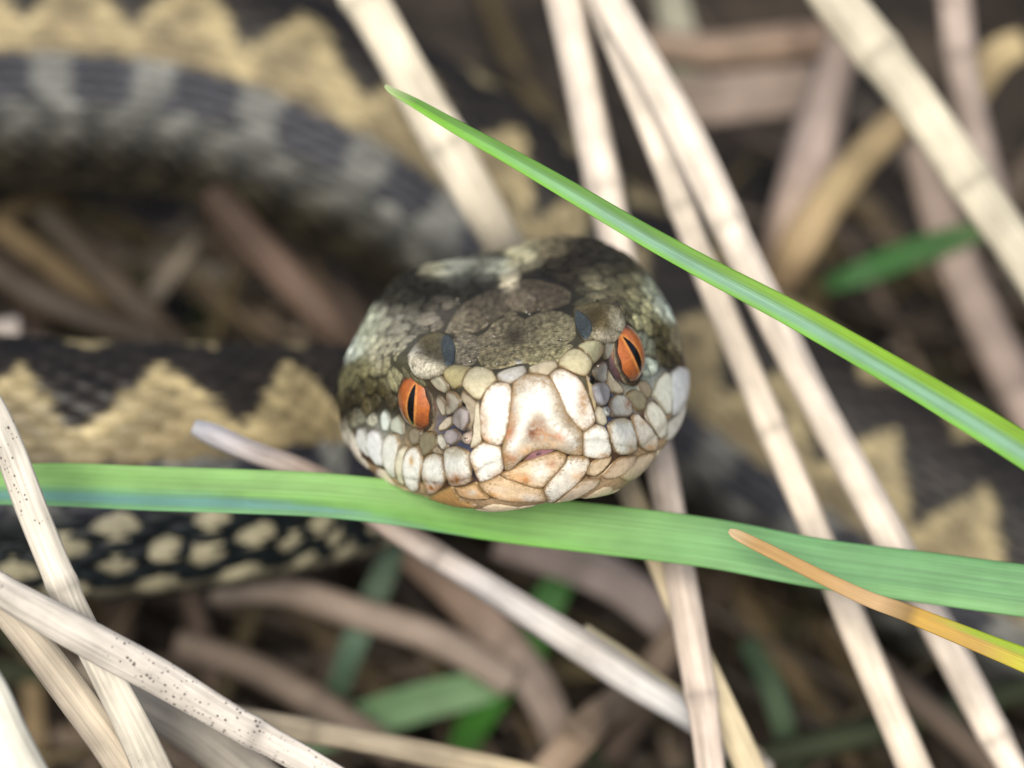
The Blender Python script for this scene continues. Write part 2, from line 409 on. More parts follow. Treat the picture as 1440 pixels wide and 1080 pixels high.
for j in range(len(rows)):
    for k in range(RN):
        i = j * RN + k
        if j < NHR: scol[i] = skin_col(SV[i])
        else: scol[i] = K_BLACK if math.cos(2 * math.pi * k / RN) < 0.2 else K_DARK
scol[tip:] = SKIN_BROWN
snake = add('adder', make_mesh('adder', SV, SF, scol), M_SKIN,
            label='coiled viper with orange slit eyes, scaly head raised towards the viewer', cat='snake')

def cast(px, py):
    """3-D point on the head seen at that photo pixel"""
    d = (P(px, py, 0) - cam.location).normalized()
    hit = BV.ray_cast(cam.location, d)
    return (hit[0], hit[1]) if hit[0] is not None else None

# ------------------------------------------------------------------ traced head plates
CROP = {'E': (600, 480, 4.321), 'L': (460, 500, 5.143), 'R': (720, 500, 5.143), 'A': (460, 320, 5.143), 'B': (700, 320, 5.143),
        'F': (590, 420, 6.0), 'G': (490, 600, 7.2), 'P': (0, 0, 1.0), 'X': (540, 480, 7.714), 'Y': (820, 430, 7.714)}
WH, CRM, BRN, ORG, TAN = (254, 253, 244), (238, 228, 206), (150, 112, 72), (208, 146, 84), (196, 176, 140)
# name, crop, outline, centre colour, rim colour, height, gap, extra patches (photo x, y, rx, ry, colour, strength), rough
PLATES = [
 ('rostral_plate', 'E', [(527,250),(560,215),(620,200),(690,203),(740,215),(770,255),(800,310),(840,400),(870,460),(905,505),(945,550),(948,620),(945,690),(900,690),(850,680),(780,652),(700,650),(640,665),(600,695),(550,740),(510,782),(475,780),(465,720),(460,650),(475,590),(495,520),(505,440),(515,340)],
  (204,196,180), (160,134,104), .020, 1.2, [(700,0,1,1,(0,0,0),0),(757,552,20,18,(222,216,208),.8),(720,572,9,24,(140,116,98),.85),(800,585,11,22,(146,122,98),.9),(790,565,8,14,(160,140,118),.7),(715,606,10,12,(186,100,44),.97),(720,588,7,8,(186,140,100),.6),(756,602,12,16,(156,104,60),.97),(748,609,8,10,(112,64,34),.97),(770,612,16,8,(190,140,96),.8),(788,612,8,7,(206,124,62),.85),(716,642,12,9,(206,130,70),.8),(740,632,14,7,(222,178,132),.8),(775,624,20,5,(228,190,150),.7),(812,632,8,7,(212,170,120),.7),(744,574,6,7,(250,247,238),.8),(740,584,6,7,(250,247,238),.8),(736,594,6,7,(250,247,238),.8),(732,604,6,7,(250,247,238),.8),(728,613,6,7,(250,247,238),.8),(724,622,6,7,(250,247,238),.8),(720,630,6,7,(250,247,238),.8),(766,572,6,7,(250,247,238),.8),(771,582,6,7,(250,247,238),.8),(776,592,6,7,(250,247,238),.8),(783,600,6,7,(250,247,238),.8),(792,608,6,7,(250,247,238),.8),(801,615,6,7,(250,247,238),.8),(808,622,6,7,(250,247,238),.8),(755,566,14,8,(246,243,234),.8)]),
 ('nose_plate', 'E', [(395,262),(450,252),(500,257),(517,290),(512,360),(502,430),(495,500),(480,570),(460,620),(430,632),(385,622),(350,600),(332,560),(330,480),(330,400),(345,340),(365,295)], (246,240,228), (186,146,106), .022, 1.2, [(700,585,10,26,WH,.9),(683,590,6,20,(176,136,98),.6),(682,618,10,6,(206,146,92),.8)]),
 ('nose_plate', 'E', [(745,210),(780,178),(820,168),(865,190),(910,215),(945,260),(970,320),(990,380),(1010,430),(1022,480),(1010,505),(985,530),(950,548),(910,515),(880,470),(850,430),(830,380),(800,310),(775,265)], (244,238,228), (176,132,82), .022, 1.2, [(800,570,10,22,WH,.9),(818,565,7,26,(184,138,80),.8),(790,530,14,10,(222,216,206),.8)]),
 ('upper_lip_plate', 'E', [(345,612),(395,625),(450,640),(458,690),(468,760),(455,795),(400,825),(330,852),(315,830),(295,790),(280,740),(265,690),(285,660),(315,630)], WH, (196,150,104), .024, 1.2, [(668,660,6,14,(214,170,120),.7),(700,666,8,8,(206,152,96),.7)]),
 ('upper_lip_plate', 'E', [(950,560),(985,530),(1025,505),(1075,520),(1095,560),(1110,620),(1115,670),(1100,700),(1040,708),(980,700),(950,690),(948,620)], WH, (190,150,100), .024, 1.2, [(848,640,10,6,(196,150,96),.8),(842,615,10,10,WH,.8)]),
 ('upper_lip_plate', 'L', [(855,700),(880,670),(940,655),(1000,680),(1030,700),(1035,780),(1045,840),(1050,900),(1000,930),(920,940),(890,920),(870,850),(860,780)], WH, (150,120,80), .026, 1.2, [(645,673,18,9,(176,118,62),.97),(642,636,16,8,(196,184,146),.8)]),
 ('upper_lip_plate', 'L', [(705,770),(740,720),(800,705),(840,735),(850,800),(860,880),(850,930),(800,985),(750,1000),(715,960),(700,880)], WH, (150,116,80), .026, 1.2, [(612,684,18,9,(178,116,62),.97),(600,680,5,14,(180,136,96),.8),(610,642,10,6,(190,180,156),.7)]),
 ('upper_lip_plate', 'L', [(560,780),(580,700),(620,660),(665,660),(690,720),(690,800),(680,880),(670,970),(620,980),(580,930),(560,860)], WH, (170,150,120), .028, 1.2, [(582,648,4,7,(206,164,96),.9)]),
 ('upper_lip_plate', 'L', [(510,760),(530,680),(570,640),(590,670),(565,730),(550,820),(560,900),(570,940),(530,920),(510,850)], (232,226,200), (160,146,112), .022, 1.0, []),
 ('upper_lip_plate', 'L', [(410,700),(420,610),(460,560),(510,570),(530,640),(510,720),(500,830),(510,890),(460,870),(420,790)], (240,240,230), (196,190,170), .026, 1.2, []),
 ('upper_lip_plate', 'L', [(300,640),(305,560),(345,530),(390,550),(410,620),(405,720),(420,800),(370,790),(320,720)], (246,247,246), (204,204,196), .030, 1.2, []),
 ('upper_lip_plate', 'L', [(222,590),(240,520),(275,525),(295,580),(300,660),(320,740),(280,700),(240,650)], (240,242,236), (196,196,184), .030, 1.2, []),
 ('cheek_scale', 'L', [(400,430),(420,390),(450,420),(460,500),(450,550),(410,540)], (222,230,220), (150,150,130), .022, 1, []),
 ('cheek_scale', 'L', [(470,470),(520,430),(550,480),(560,580),(520,560),(470,540)], (196,200,184), (140,136,112), .020, 1, []),
 ('upper_lip_plate', 'R', [(690,500),(730,465),(800,455),(850,480),(870,540),(890,610),(895,680),(850,710),(780,715),(740,690),(715,620),(700,560)], WH, (166,134,86), .026, 1.2, [(885,632,8,12,(188,144,84),.8),(872,594,14,6,(196,184,146),.7)]),
 ('upper_lip_plate', 'R', [(860,440),(890,420),(940,470),(1000,540),(1040,590),(1045,640),(1030,690),(960,690),(920,660),(895,590),(875,520)], (246,238,222), (170,134,92), .026, 1.2, [(912,628,10,8,(220,174,120),.9),(900,596,5,5,(206,170,130),.7)]),
 ('upper_lip_plate', 'R', [(965,360),(1000,330),(1050,370),(1090,430),(1110,500),(1100,580),(1060,610),(1030,560),(990,490),(960,430)], (244,240,222), (150,130,90), .026, 1.2, []),
 ('upper_lip_plate', 'R', [(1012,280),(1045,180),(1100,120),(1140,140),(1150,300),(1140,420),(1110,430),(1060,340)], (236,236,220), (206,200,176), .024, 1, []),
 ('upper_lip_plate', 'R', [(1140,130),(1200,80),(1270,100),(1280,200),(1260,300),(1200,420),(1150,440),(1150,300)], (240,243,244), (200,204,204), .028, 1.2, []),
 ('upper_lip_plate', 'R', [(1115,480),(1190,430),(1250,330),(1240,420),(1200,520),(1150,600),(1110,620),(1110,540)], (232,230,220), (196,186,164), .024, 1, []),
 # lower lip and chin
 ('lower_lip_plate', 'E', [(445,800),(520,775),(580,735),(650,715),(720,690),(790,668),(850,690),(835,740),(790,790),(740,840),(700,885),(640,878),(560,850),(490,835)], (240,214,178), (190,136,90), .022, 1.2, [(760,660,14,14,WH,.95),(738,672,8,8,(214,140,76),.9),(775,650,8,6,(206,130,80),.8),(725,668,12,6,(226,170,112),.8),(785,648,8,6,(236,216,196),.7)]),
 ('lower_lip_plate', 'E', [(860,700),(920,698),(980,705),(990,740),(960,800),(920,850),(870,890),(820,930),(770,970),(735,983),(725,950),(710,900),(740,850),(800,790),(840,740)], (244,236,222), (196,156,116), .022, 1.2, [(798,652,12,8,WH,.8),(775,690,10,12,WH,.8),(812,668,10,8,(226,184,140),.8)]),
 ('chin_plate', 'E', [(315,860),(380,835),(440,810),(500,840),(570,865),(650,885),(705,895),(725,940),(730,965),(680,968),(600,968),(520,965),(440,955),(380,930),(340,900)], (236,206,168), (190,150,112), .020, 1.2, [(700,688,14,6,(238,220,196),.8),(690,694,12,5,(222,166,104),.9),(745,698,14,6,(244,234,220),.9),(725,702,12,4,(226,176,122),.8)]),
 ('chin_plate', 'E', [(345,1000),(400,975),(480,970),(600,972),(690,975),(705,985),(660,1010),(600,1022),(520,1030),(450,1030),(380,1020)], (232,210,184), (190,160,130), .018, 1, []),
 ('chin_plate', 'E', [(740,985),(800,960),(860,910),(930,860),(990,835),(1055,830),(1050,860),(990,900),(930,930),(860,965),(790,985)], (234,214,190), (196,164,132), .018, 1, []),
 ('lower_lip_plate', 'G', [(1070,600),(1150,610),(1240,585),(1300,560),(1340,640),(1400,690),(1440,720),(1340,725),(1230,715),(1130,690)], (226,186,140), (160,116,80), .020, 1.2, [(666,690,5,4,(244,236,220),.8)]),
 ('lower_lip_plate', 'G', [(800,705),(900,665),(1000,620),(1060,600),(1090,680),(1130,730),(1250,770),(1320,800),(1200,800),(1060,775),(920,740)], (212,164,104), (140,100,62), .030, 1.2, []),
 ('lower_lip_plate', 'G', [(795,740),(900,760),(1050,800),(1200,820),(1330,810),(1270,860),(1150,885),(1020,885),(900,840)], (226,214,196), (170,140,116), .018, 1, []),
 ('lower_lip_plate', 'G', [(560,650),(640,650),(720,680),(780,720),(790,770),(840,840),(870,865),(790,850),(700,810),(620,740)], (222,190,152), (160,124,96), .018, 1, []),
 ('lower_lip_plate', 'G', [(455,650),(500,615),(560,640),(600,700),(660,770),(740,830),(680,815),(600,795),(510,740)], (238,234,218), (206,190,166), .018, 1, []),
 ('lower_lip_plate', 'G', [(330,420),(400,430),(470,490),(490,560),(540,610),(480,640),(420,600),(350,510)], (238,222,204), (200,184,164), .018, 1, []),
 ('lower_lip_plate', 'R', [(530,850),(570,780),(640,740),(720,725),(700,770),(640,830),(590,870)], (228,204,170), (170,136,100), .018, 1, []),
 ('lower_lip_plate', 'R', [(640,870),(720,790),(780,740),(900,720),(870,790),(800,850),(740,880),(680,890)], (226,200,172), (176,140,108), .018, 1, []),
 ('lower_lip_plate', 'R', [(770,880),(850,800),(910,730),(1030,690),(1030,770),(960,830),(900,880),(830,905)], (230,208,176), (180,144,104), .018, 1, []),
 ('lower_lip_plate', 'R', [(1035,690),(1060,620),(1120,615),(1180,560),(1140,660),(1070,760),(990,850),(920,880),(960,830),(1030,770)], (228,218,196), (190,176,146), .018, 1, []),
 ('tongue_notch', 'E', [(585,728),(620,690),(660,664),(720,650),(795,655),(760,670),(700,695),(650,715)], (150,108,112), (96,58,58), .004, .4, []),
 # snout top
 ('snout_scale', 'E', [(232,225),(255,185),(300,165),(360,170),(405,195),(430,240),(400,265),(360,300),(330,355),(290,345),(245,300),(220,265)], (206,196,164), (150,124,84), .026, 1.2, []),
 ('snout_scale', 'E', [(425,205),(470,185),(550,165),(600,155),(612,190),(590,215),(550,235),(510,258),(460,248),(430,235)], (196,190,178), (128,116,98), .020, 1.2, [(715,532,10,4,(224,222,220),.8)]),
 ('snout_scale', 'E', [(620,165),(680,145),(740,130),(790,125),(800,160),(770,180),(738,208),(690,200),(625,197)], (200,186,158), (146,126,96), .020, 1.2, []),
 ('snout_scale', 'E', [(805,120),(840,85),(890,55),(930,60),(975,95),(1000,130),(985,180),(960,215),(920,205),(880,185),(830,165),(800,150)], (204,194,158), (146,112,66), .026, 1.2, []),
 ('snout_scale', 'B', [(575,868),(640,832),(720,818),(755,850),(750,900),(710,960),(680,990),(660,930),(610,890)], (192,186,150), (136,118,80), .024, 1.2, []),
 ('snout_scale', 'E', [(105,185),(160,155),(230,160),(280,168),(245,190),(225,230),(215,270),(170,290),(140,250),(115,220)], (180,168,124), (118,98,62), .022, 1.2, []),
 ('brow_plate', 'A', [(597,925),(640,870),(700,800),(780,770),(850,780),(900,810),(935,850),(928,920),(920,995),(860,1025),(820,1060),(750,1078),(690,1065),(640,1020),(610,970)], (112,102,78), (128,118,92), .026, 1.0, [(632,496,9,16,(72,90,108),.97),(625,482,8,10,(96,98,98),.8),(592,518,24,10,(240,232,210),.95),(582,500,9,15,(238,230,208),.95),(604,521,14,7,(236,228,206),.9),(606,480,12,8,(120,110,84),.5)], 1),
 ('brow_plate', 'B', [(560,592),(620,570),(720,562),(800,566),(865,588),(893,640),(898,700),(872,770),(820,812),(760,832),(718,812),(700,792),(640,822),(600,772),(570,702)], (104,92,62), (124,114,86), .026, 1.0, [(820,458,10,14,(66,84,104),.97),(866,455,10,16,(238,230,202),.95),(852,474,18,8,(238,226,198),.95),(838,446,14,8,(90,74,50),.7)], 1),
 ('brow_patch', 'A', [(846,800),(880,788),(908,826),(926,896),(918,985),(884,1008),(850,1004),(846,930),(832,862)], (86,94,98), (80,86,90), .032, 1.2, [], 1),
 ('brow_patch', 'B', [(560,604),(618,640),(676,694),(682,756),(640,822),(600,772),(570,702)], (84,92,96), (78,84,88), .032, 1.2, [], 1),
 ('crown_plate', 'A', [(862,758),(890,700),(940,620),(1000,560),(1080,510),(1180,462),(1250,470),(1290,540),(1300,600),(1240,640),(1160,690),(1090,738),(1000,752),(920,752)], (94,84,72), (82,74,64), .008, 1.2, [(640,450,8,6,(120,108,84),.6)], 1),
 ('crown_plate', 'B', [(38,480),(100,412),(200,384),(330,400),(450,430),(520,470),(510,540),(430,570),(330,590),(200,600),(100,590),(60,550)], (92,82,70), (82,74,62), .008, 1.2, [(722,425,10,8,(156,140,122),.8),(742,420,8,6,(150,140,124),.7)], 1),
 ('crown_plate', 'F', [(500,330),(580,290),(640,210),(720,180),(800,160),(880,180),(890,260),(880,340),(860,395),(780,410),(700,420),(600,430),(520,440),(495,400)], (112,102,84), (96,88,74), .014, 1, [(722,475,14,16,(58,50,42),.9),(690,478,12,6,(150,138,114),.6)], 1),
 ('crown_plate', 'F', [(895,190),(980,150),(1100,120),(1200,130),(1290,170),(1310,260),(1290,340),(1200,380),(1080,400),(960,400),(880,390),(890,290)], (124,117,94), (104,98,78), .014, 1, [(770,470,12,8,(150,142,104),.5)], 1),
 ('crown_plate', 'F', [(280,370),(330,335),(420,310),(490,340),(495,430),(490,490),(440,540),(380,565),(320,555),(300,470)], (112,104,94), (94,86,78), .014, 1, [], 1),
 ('crown_plate', 'F', [(505,450),(600,438),(720,425),(850,408),(930,420),(970,460),(930,540),(800,540),(700,570),(600,590),(540,560),(505,510)], (124,114,84), (96,88,66), .014, 1, [(730,512,4,4,(170,176,186),.7)], 1),
 ('crown_plate', 'F', [(960,420),(1080,412),(1200,395),(1290,400),(1240,440),(1190,490),(1170,530),(1080,530),(940,555),(930,520),(980,460)], (118,112,82), (92,86,62), .014, 1, [], 1),
 # before the eyes
 ('eye_ring_scale', 'L', [(750,165),(830,148),(855,180),(885,232),(872,268),(820,240),(780,205)], (220,214,190), (120,100,70), .022, 1, []),
 ('loreal_scale', 'L', [(875,255),(930,270),(970,320),(965,370),(920,410),(880,428),(868,370),(880,310)], (220,214,196), (150,116,76), .026, 1, [(632,565,5,12,(120,86,50),.9)]),
 ('eye_ring_scale', 'L', [(800,290),(830,300),(860,350),(870,420),(845,440),(825,380),(800,330)], (206,196,178), (140,120,100), .020, .8, []),
 ('loreal_scale', 'L', [(925,450),(940,400),(985,370),(1035,395),(1030,470),(1000,545),(960,520),(930,490)], (190,180,178), (140,132,140), .028, 1, []),
 ('loreal_scale', 'L', [(860,580),(880,545),(930,530),(965,565),(965,610),(920,645),(885,640)], (190,180,180), (136,128,142), .028, 1, []),
 ('eye_ring_scale', 'L', [(812,522),(850,480),(890,440),(925,440),(915,490),(870,530),(820,548)], (220,206,184), (130,110,90), .022, 1, []),
 ('loreal_scale', 'L', [(805,570),(840,570),(865,610),(880,650),(850,690),(820,640)], (216,212,196), (130,120,100), .022, 1, []),
 ('nasal_scale', 'L', [(978,600),(1010,560),(1050,540),(1060,600),(1040,640),(1010,632)], (196,176,160), (130,104,86), .022, 1, []),
 ('nasal_scale', 'L', [(1078,330),(1105,340),(1110,440),(1115,560),(1125,620),(1080,660),(1040,672),(1060,600),(1072,520)], (214,204,180), (150,120,80), .020, 1, []),
 ('nasal_scale', 'L', [(985,250),(1040,300),(1078,340),(1070,470),(1050,530),(1045,440),(1010,350),(970,300)], (176,162,140), (120,104,90), .014, 1, []),
 ('cheek_scale', 'L', [(598,560),(640,518),(688,548),(682,600),(660,642),(620,645)], (146,136,116), (104,92,76), .024, 1, []),
 ('cheek_scale', 'L', [(680,590),(720,550),(780,553),(805,600),(795,660),(755,700),(705,735),(688,670)], (136,128,104), (96,86,66), .026, 1, []),
 ('cheek_scale', 'L', [(765,695),(800,650),(840,690),(852,720),(810,705)], (176,160,136), (120,100,80), .02, 1, []),
 ('eye_ring_scale', 'Y', [(225,400),(290,392),(335,405),(335,450),(300,510),(255,560),(225,590),(215,500)], (206,208,190), (130,126,110), .024, 1, []),
 ('loreal_scale', 'Y', [(105,700),(150,640),(215,600),(240,660),(225,740),(240,820),(200,850),(140,800)], (190,188,178), (140,130,120), .024, 1, []),
 ('eye_ring_scale', 'Y', [(255,680),(280,750),(330,830),(400,890),(435,950),(380,965),(290,930),(260,860),(245,770)], (196,184,160), (120,104,84), .022, 1, []),
 ('loreal_scale', 'R', [(565,230),(600,200),(650,195),(690,240),(690,290),(680,350),(640,365),(600,340),(580,290)], (184,182,186), (132,132,146), .028, 1, []),
 ('loreal_scale', 'R', [(640,390),(670,370),(695,400),(690,440),(660,442)], (206,206,200), (150,146,146), .022, 1, []),
 ('loreal_scale', 'R', [(705,330),(740,290),(800,295),(850,350),(860,420),(830,445),(770,445),(720,440),(700,390)], (200,200,192), (120,110,100), .028, 1, [(880,570,6,10,(140,96,70),.9)]),
 ('nasal_scale', 'R', [(605,365),(640,375),(660,430),(680,490),(650,512),(612,482),(600,430)], (206,196,172), (130,110,84), .02, 1, []),
 ('nasal_scale', 'R', [(530,130),(555,170),(575,235),(590,300),(600,360),(600,420),(585,380),(562,290),(540,200)], (190,172,134), (130,100,60), .016, .8, []),
 ('nostril', 'L', [(986,330),(1012,345),(1030,385),(1004,392),(982,362)], (16,14,18), (14,12,14), .006, 1, []),
 ('nostril', 'R', [(546,138),(572,165),(584,198),(562,208),(545,175)], (16,13,12), (14,12,12), .03, 1, []),
 ('cheek_scale', 'R', [(820,280),(870,250),(930,270),(960,330),(950,400),(900,400),(850,340)], (150,142,116), (104,94,72), .024, 1, []),
 ('cheek_scale', 'R', [(900,200),(950,180),(990,230),(1000,290),(970,320),(930,270)], (156,144,120), (110,98,78), .022, 1, []),
]
def chaikin(p, it=1):
    for _ in range(it):
        q = []
        for i in range(len(p)):
            a, b = p[i], p[(i + 1) % len(p)]
            q.append(a * 0.9 + b * 0.1); q.append(a * 0.1 + b * 0.9)
        p = np.array(q)
    return p
def resample(p, step):
    p = np.asarray(p); q = np.vstack([p, p[:1]]); L = np.concatenate([[0], np.cumsum(np.linalg.norm(np.diff(q, axis=0), axis=1))])
    n = max(10, int(L[-1] / step)); t = np.linspace(0, L[-1], n, endpoint=False)
    return np.stack([np.interp(t, L, q[:, 0]), np.interp(t, L, q[:, 1])], 1)

plate_pts = []           # 3-D points on traced plates, so the small scales keep clear of them
def build_scale(name, rings3d, center3d, cols, mat, st=None):
    n = len(rings3d[0]); verts = [p for r in rings3d for p in r] + [center3d]; faces = []
    for j in range(len(rings3d) - 1):
        for k in range(n):
            k2 = (k + 1) % n
            faces.append((j * n + k, j * n + k2, (j + 1) * n + k2, (j + 1) * n + k))
    c = len(verts) - 1; j = len(rings3d) - 1
    for k in range(n): faces.append((j * n + k, j * n + (k + 1) % n, c))
    me = make_mesh(name, verts, faces, cols, st)
    bm = bmesh.new(); bm.from_mesh(me); bmesh.ops.recalc_face_normals(bm, faces=bm.faces)
    # turn outwards
    vv = bm.verts[:] if False else None
    bm.to_mesh(me); bm.free()
    nrm = me.polygons[len(me.polygons) - 1].normal
    if nrm.dot(outward) < 0: me.flip_normals()
    return add(name, me, mat, snake)

outward = Vector((0, 0, 1))
for spec in PLATES:
    name, crop, pl, cc, rc, hgt, gap, patches = spec[:8]; roughp = len(spec) > 8
    ox, oy, sc = CROP[crop]
    p = np.array([(ox + x / sc, oy + y / sc) for x, y in pl], float)
    p = resample(chaikin(p, 2), 3.2)
    cen = p.mean(0)
    size = np.linalg.norm(p - cen, axis=1).mean()
    nr = max(4, min(22, int(size / 2.4)))
    dist = np.linalg.norm(p - cen, axis=1)
    ts = [1.0, 1.0, 1 - 1.3 / size, 1 - 2.7 / size, 1 - 4.6 / size] + list(np.linspace(min(0.82, 1 - 7 / size), 0.12, nr))
    ccol, rcol = S(*cc), S(*rc); grow = (2.8 - gap * 0.9) + (1.6 if name == 'crown_plate' else 2.6 if name == 'brow_plate' else 0); hgt *= 0.8; phs = rng.random() * 6.28
    rings, cols, ok, sts = [], [], True, []
    dirt = {'rostral_plate': 0.9, 'nose_plate': 0.75, 'upper_lip_plate': 0.7, 'lower_lip_plate': 1.0, 'chin_plate': 0.9}.get(name, 0.45) * (0.25 if cen[0] < 550 or cen[0] > 915 else 1)
    for ti, t in enumerate(ts):
        ring = []
        for k in range(len(p)):
            tt = t * max(0.3, (dist[k] + grow) / dist[k])
            q = cen + (p[k] - cen) * tt
            h = cast(*q); tries = 0
            while h is None and tries < 8:
                q = cen + (q - cen) * 0.92; h = cast(*q); tries += 1
            if h is None: ok = False; break
            browk = 1.0
            if name == 'brow_plate': browk = 0.35 + 1.5 * math.exp(-((q[0] - (590 if q[0] < 720 else 872)) ** 2 + (q[1] - (524 if q[0] < 720 else 470)) ** 2) / 700)
            lift = -0.014 if ti == 0 else hgt * (1 - t ** 12) ** 0.5 * browk + 0.0022 * (math.sin(q[0] / 6.5 + phs) + math.sin(q[1] / 5.0 + phs * 2)) * (1 - t) if t < 1 else -0.002
            ring.append(h[0] + h[1] * lift)
            nz = mnoise.noise(Vector((q[0] / 5.5, q[1] / 5.5, 3.1))) * 0.7 + mnoise.noise(Vector((q[0] / 2.6, q[1] / 2.6, 9.1))) * 0.5
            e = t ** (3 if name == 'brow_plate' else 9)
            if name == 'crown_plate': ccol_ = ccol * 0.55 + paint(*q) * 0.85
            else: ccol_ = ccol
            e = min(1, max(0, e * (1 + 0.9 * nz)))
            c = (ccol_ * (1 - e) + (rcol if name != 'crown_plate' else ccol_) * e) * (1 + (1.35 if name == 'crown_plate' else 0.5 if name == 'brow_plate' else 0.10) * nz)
            for (bx, by, rx, ry, bc, bs) in patches:
                w = bs * math.exp(-((q[0] - bx) / rx) ** 2 - ((q[1] - by) / ry) ** 2) * min(1.1, max(0.15, 0.95 + 1.3 * nz))
                c = c * (1 - w) + S(*bc) * w
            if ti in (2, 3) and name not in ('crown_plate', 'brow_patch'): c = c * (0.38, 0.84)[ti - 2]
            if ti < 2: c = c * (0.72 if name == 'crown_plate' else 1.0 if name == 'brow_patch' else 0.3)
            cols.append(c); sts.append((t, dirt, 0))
            if 0.2 < t < 0.9 and ti % 2 == 0: plate_pts.append(tuple(h[0]))
        if not ok: break
        rings.append(ring)
    h = cast(*cen)
    if not ok or h is None:
        print('plate skipped', name, cen); continue
    outward = h[1]
    plate_pts.append(tuple(h[0]))
    cols.append(cols[-1]); sts.append((0, dirt, 0))
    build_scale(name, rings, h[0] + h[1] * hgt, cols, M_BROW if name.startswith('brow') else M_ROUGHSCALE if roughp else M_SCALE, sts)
plate_arr = np.array(plate_pts)

# ------------------------------------------------------------------ eyes
EYES = []
def build_eye(px, py, side):
    # centre at a fixed set-back on the ray of the photo pixel
    d0 = (P(px, py, 0) - cam.location).normalized()
    t = 20.0
    for _ in range(30):
        x, y, z = to_head(cam.location + d0 * t); t += (198 - y) * HP / math.cos(THETA)
    c = cam.location + d0 * t
    r = 50 * HP
    look = (HX * side * 0.66 - HY * 0.74 + HZ * 0.08).normalized()
    upv = (HZ - look * HZ.dot(look)).normalized()
    rt = upv.cross(look).normalized()
    an = math.radians(15) * -side; upv, rt = upv * math.cos(an) + rt * math.sin(an), rt * math.cos(an) - upv * math.sin(an)
    inn = -side * (1 if rt.dot(HX) > 0 else -1)
    EYES.append((c, r))
    def shp(v): return v + upv * (v.dot(upv) * 0.13) - rt * (v.dot(rt) * 0.04)
    nu, nv = 96, 64; verts, cols, faces = [], [], []
    nr_ = np.random.RandomState(5)
    ph = nr_.rand(6) * 6.28
    for j in range(nv + 1):
        th = math.pi * j / nv * 0.62
        for i in range(nu):
            a = 2 * math.pi * i / nu
            loc = look * math.cos(th) + (rt * math.cos(a) + upv * math.sin(a)) * math.sin(th)
            verts.append(c + shp(loc) * r)
            u, v = math.sin(th) * math.cos(a), math.sin(th) * math.sin(a)
            rad = math.hypot(u, v)
            col = S(182, 102, 50)
            mott = 0.5 + 0.5 * math.sin(a * 11 + ph[0] + 3 * rad) * math.sin(a * 5 + ph[1] + 9 * rad)
            col = col * (0.86 + 0.2 * mott)
            low = max(0, min(1, (-v + 0.05) / 0.6)); col = col * (1 - low * 0.7) + S(106, 54, 36) * low * 0.7  # lower iris browner and darker, with shading of the ball painted in
            k = max(0, min(1, (rad - 0.62) / 0.16)); col = col * (1 - k) + S(58, 40, 40) * k  # limb darkened in the colour to round off the ball's shading
            rimp = math.exp(-((abs(u) - 0.17 * max(0, 1 - (v / 0.66) ** 2)) / 0.035) ** 2) if abs(v) < 0.66 else 0
            col = col * (1 - 0.5 * rimp) + S(232, 170, 90) * 0.5 * rimp
            kk = max(0, min(1, (u * inn - 0.60) / 0.14)); col = col * (1 - kk) + S(84, 62, 66) * kk
            cols.append(col)
    for j in range(nv):
        for i in range(nu):
            i2 = (i + 1) % nu
            faces.append((j * nu + i, (j + 1) * nu + i, (j + 1) * nu + i2, j * nu + i2))
    eye = add('eye', make_mesh('eye', verts, faces, cols), M_EYE, snake)
    ax = (HX * side * 0.86 - HY * 0.50 + HZ * 0.05).normalized(); a1 = (HZ - ax * HZ.dot(ax)).normalized(); a2 = ax.cross(a1)
    rv, rf, rc_ = [], [], []
    nt_, mt_ = 56, 8
    for i in range(nt_):
        a = 2 * math.pi * i / nt_
        for j in range(mt_):
            g = 2 * math.pi * j / mt_
            pol = math.radians(57) + 0.085 * math.cos(g) * (1 + 0.25 * math.sin(a * 9)); rr = 1.015 + 0.06 * math.sin(g)
            dv = ax * math.cos(pol) + (a1 * math.cos(a) + a2 * math.sin(a)) * math.sin(pol)
            rv.append(c + shp(dv) * (r * rr))
            rc_.append(S(70, 58, 48) * (0.7 + 0.5 * math.sin(a * 9 + 1) ** 2) if math.cos(g) < 0.3 else S(150, 138, 116) * (0.6 + 0.5 * math.sin(a * 5) ** 2))
    for i in range(nt_):
        for j in range(mt_):
            rf.append((i * mt_ + j, i * mt_ + (j + 1) % mt_, ((i + 1) % nt_) * mt_ + (j + 1) % mt_, ((i + 1) % nt_) * mt_ + j))
    add('eyelid', make_mesh('eyelid', rv, rf, rc_), M_BROW, eye)
    # slit pupil: lens-shaped patch just proud of the ball
    pv, pf = [], []
    m = 24
    for j in range(m + 1):
        v = -0.60 + 1.16 * j / m
        w = 0.115 * max(0.0, 1 - ((v + 0.02) / 0.60) ** 2) ** 0.8 + 0.004
        for q in (-1, -0.5, 0, 0.5, 1):
            u = w * q; zc = math.sqrt(max(0, 1 - u * u - v * v))
            pv.append(c + shp(rt * u + upv * v + look * zc) * (r * 1.006))
    for j in range(m):
        for q in range(4): pf.append((j * 5 + q, j * 5 + q + 1, (j + 1) * 5 + q + 1, (j + 1) * 5 + q))
    add('pupil', make_mesh('pupil', pv, pf), M_PUPIL, eye)
M_EYE, nt, b = new_mat('orange iris')
c = attr(nt, 'Col'); geo = N(nt, 'ShaderNodeNewGeometry'); n1 = N(nt, 'ShaderNodeTexNoise'); n1.inputs['Scale'].default_value = 40; n1.inputs['Detail'].default_value = 4
nt.links.new(geo.outputs['Position'], n1.inputs['Vector'])
nt.links.new(mulcol(nt, c.outputs['Color'], ramp(nt, n1.outputs['Fac'], 0.3, 0.7, 0.8, 1.15)), b.inputs['Base Color'])
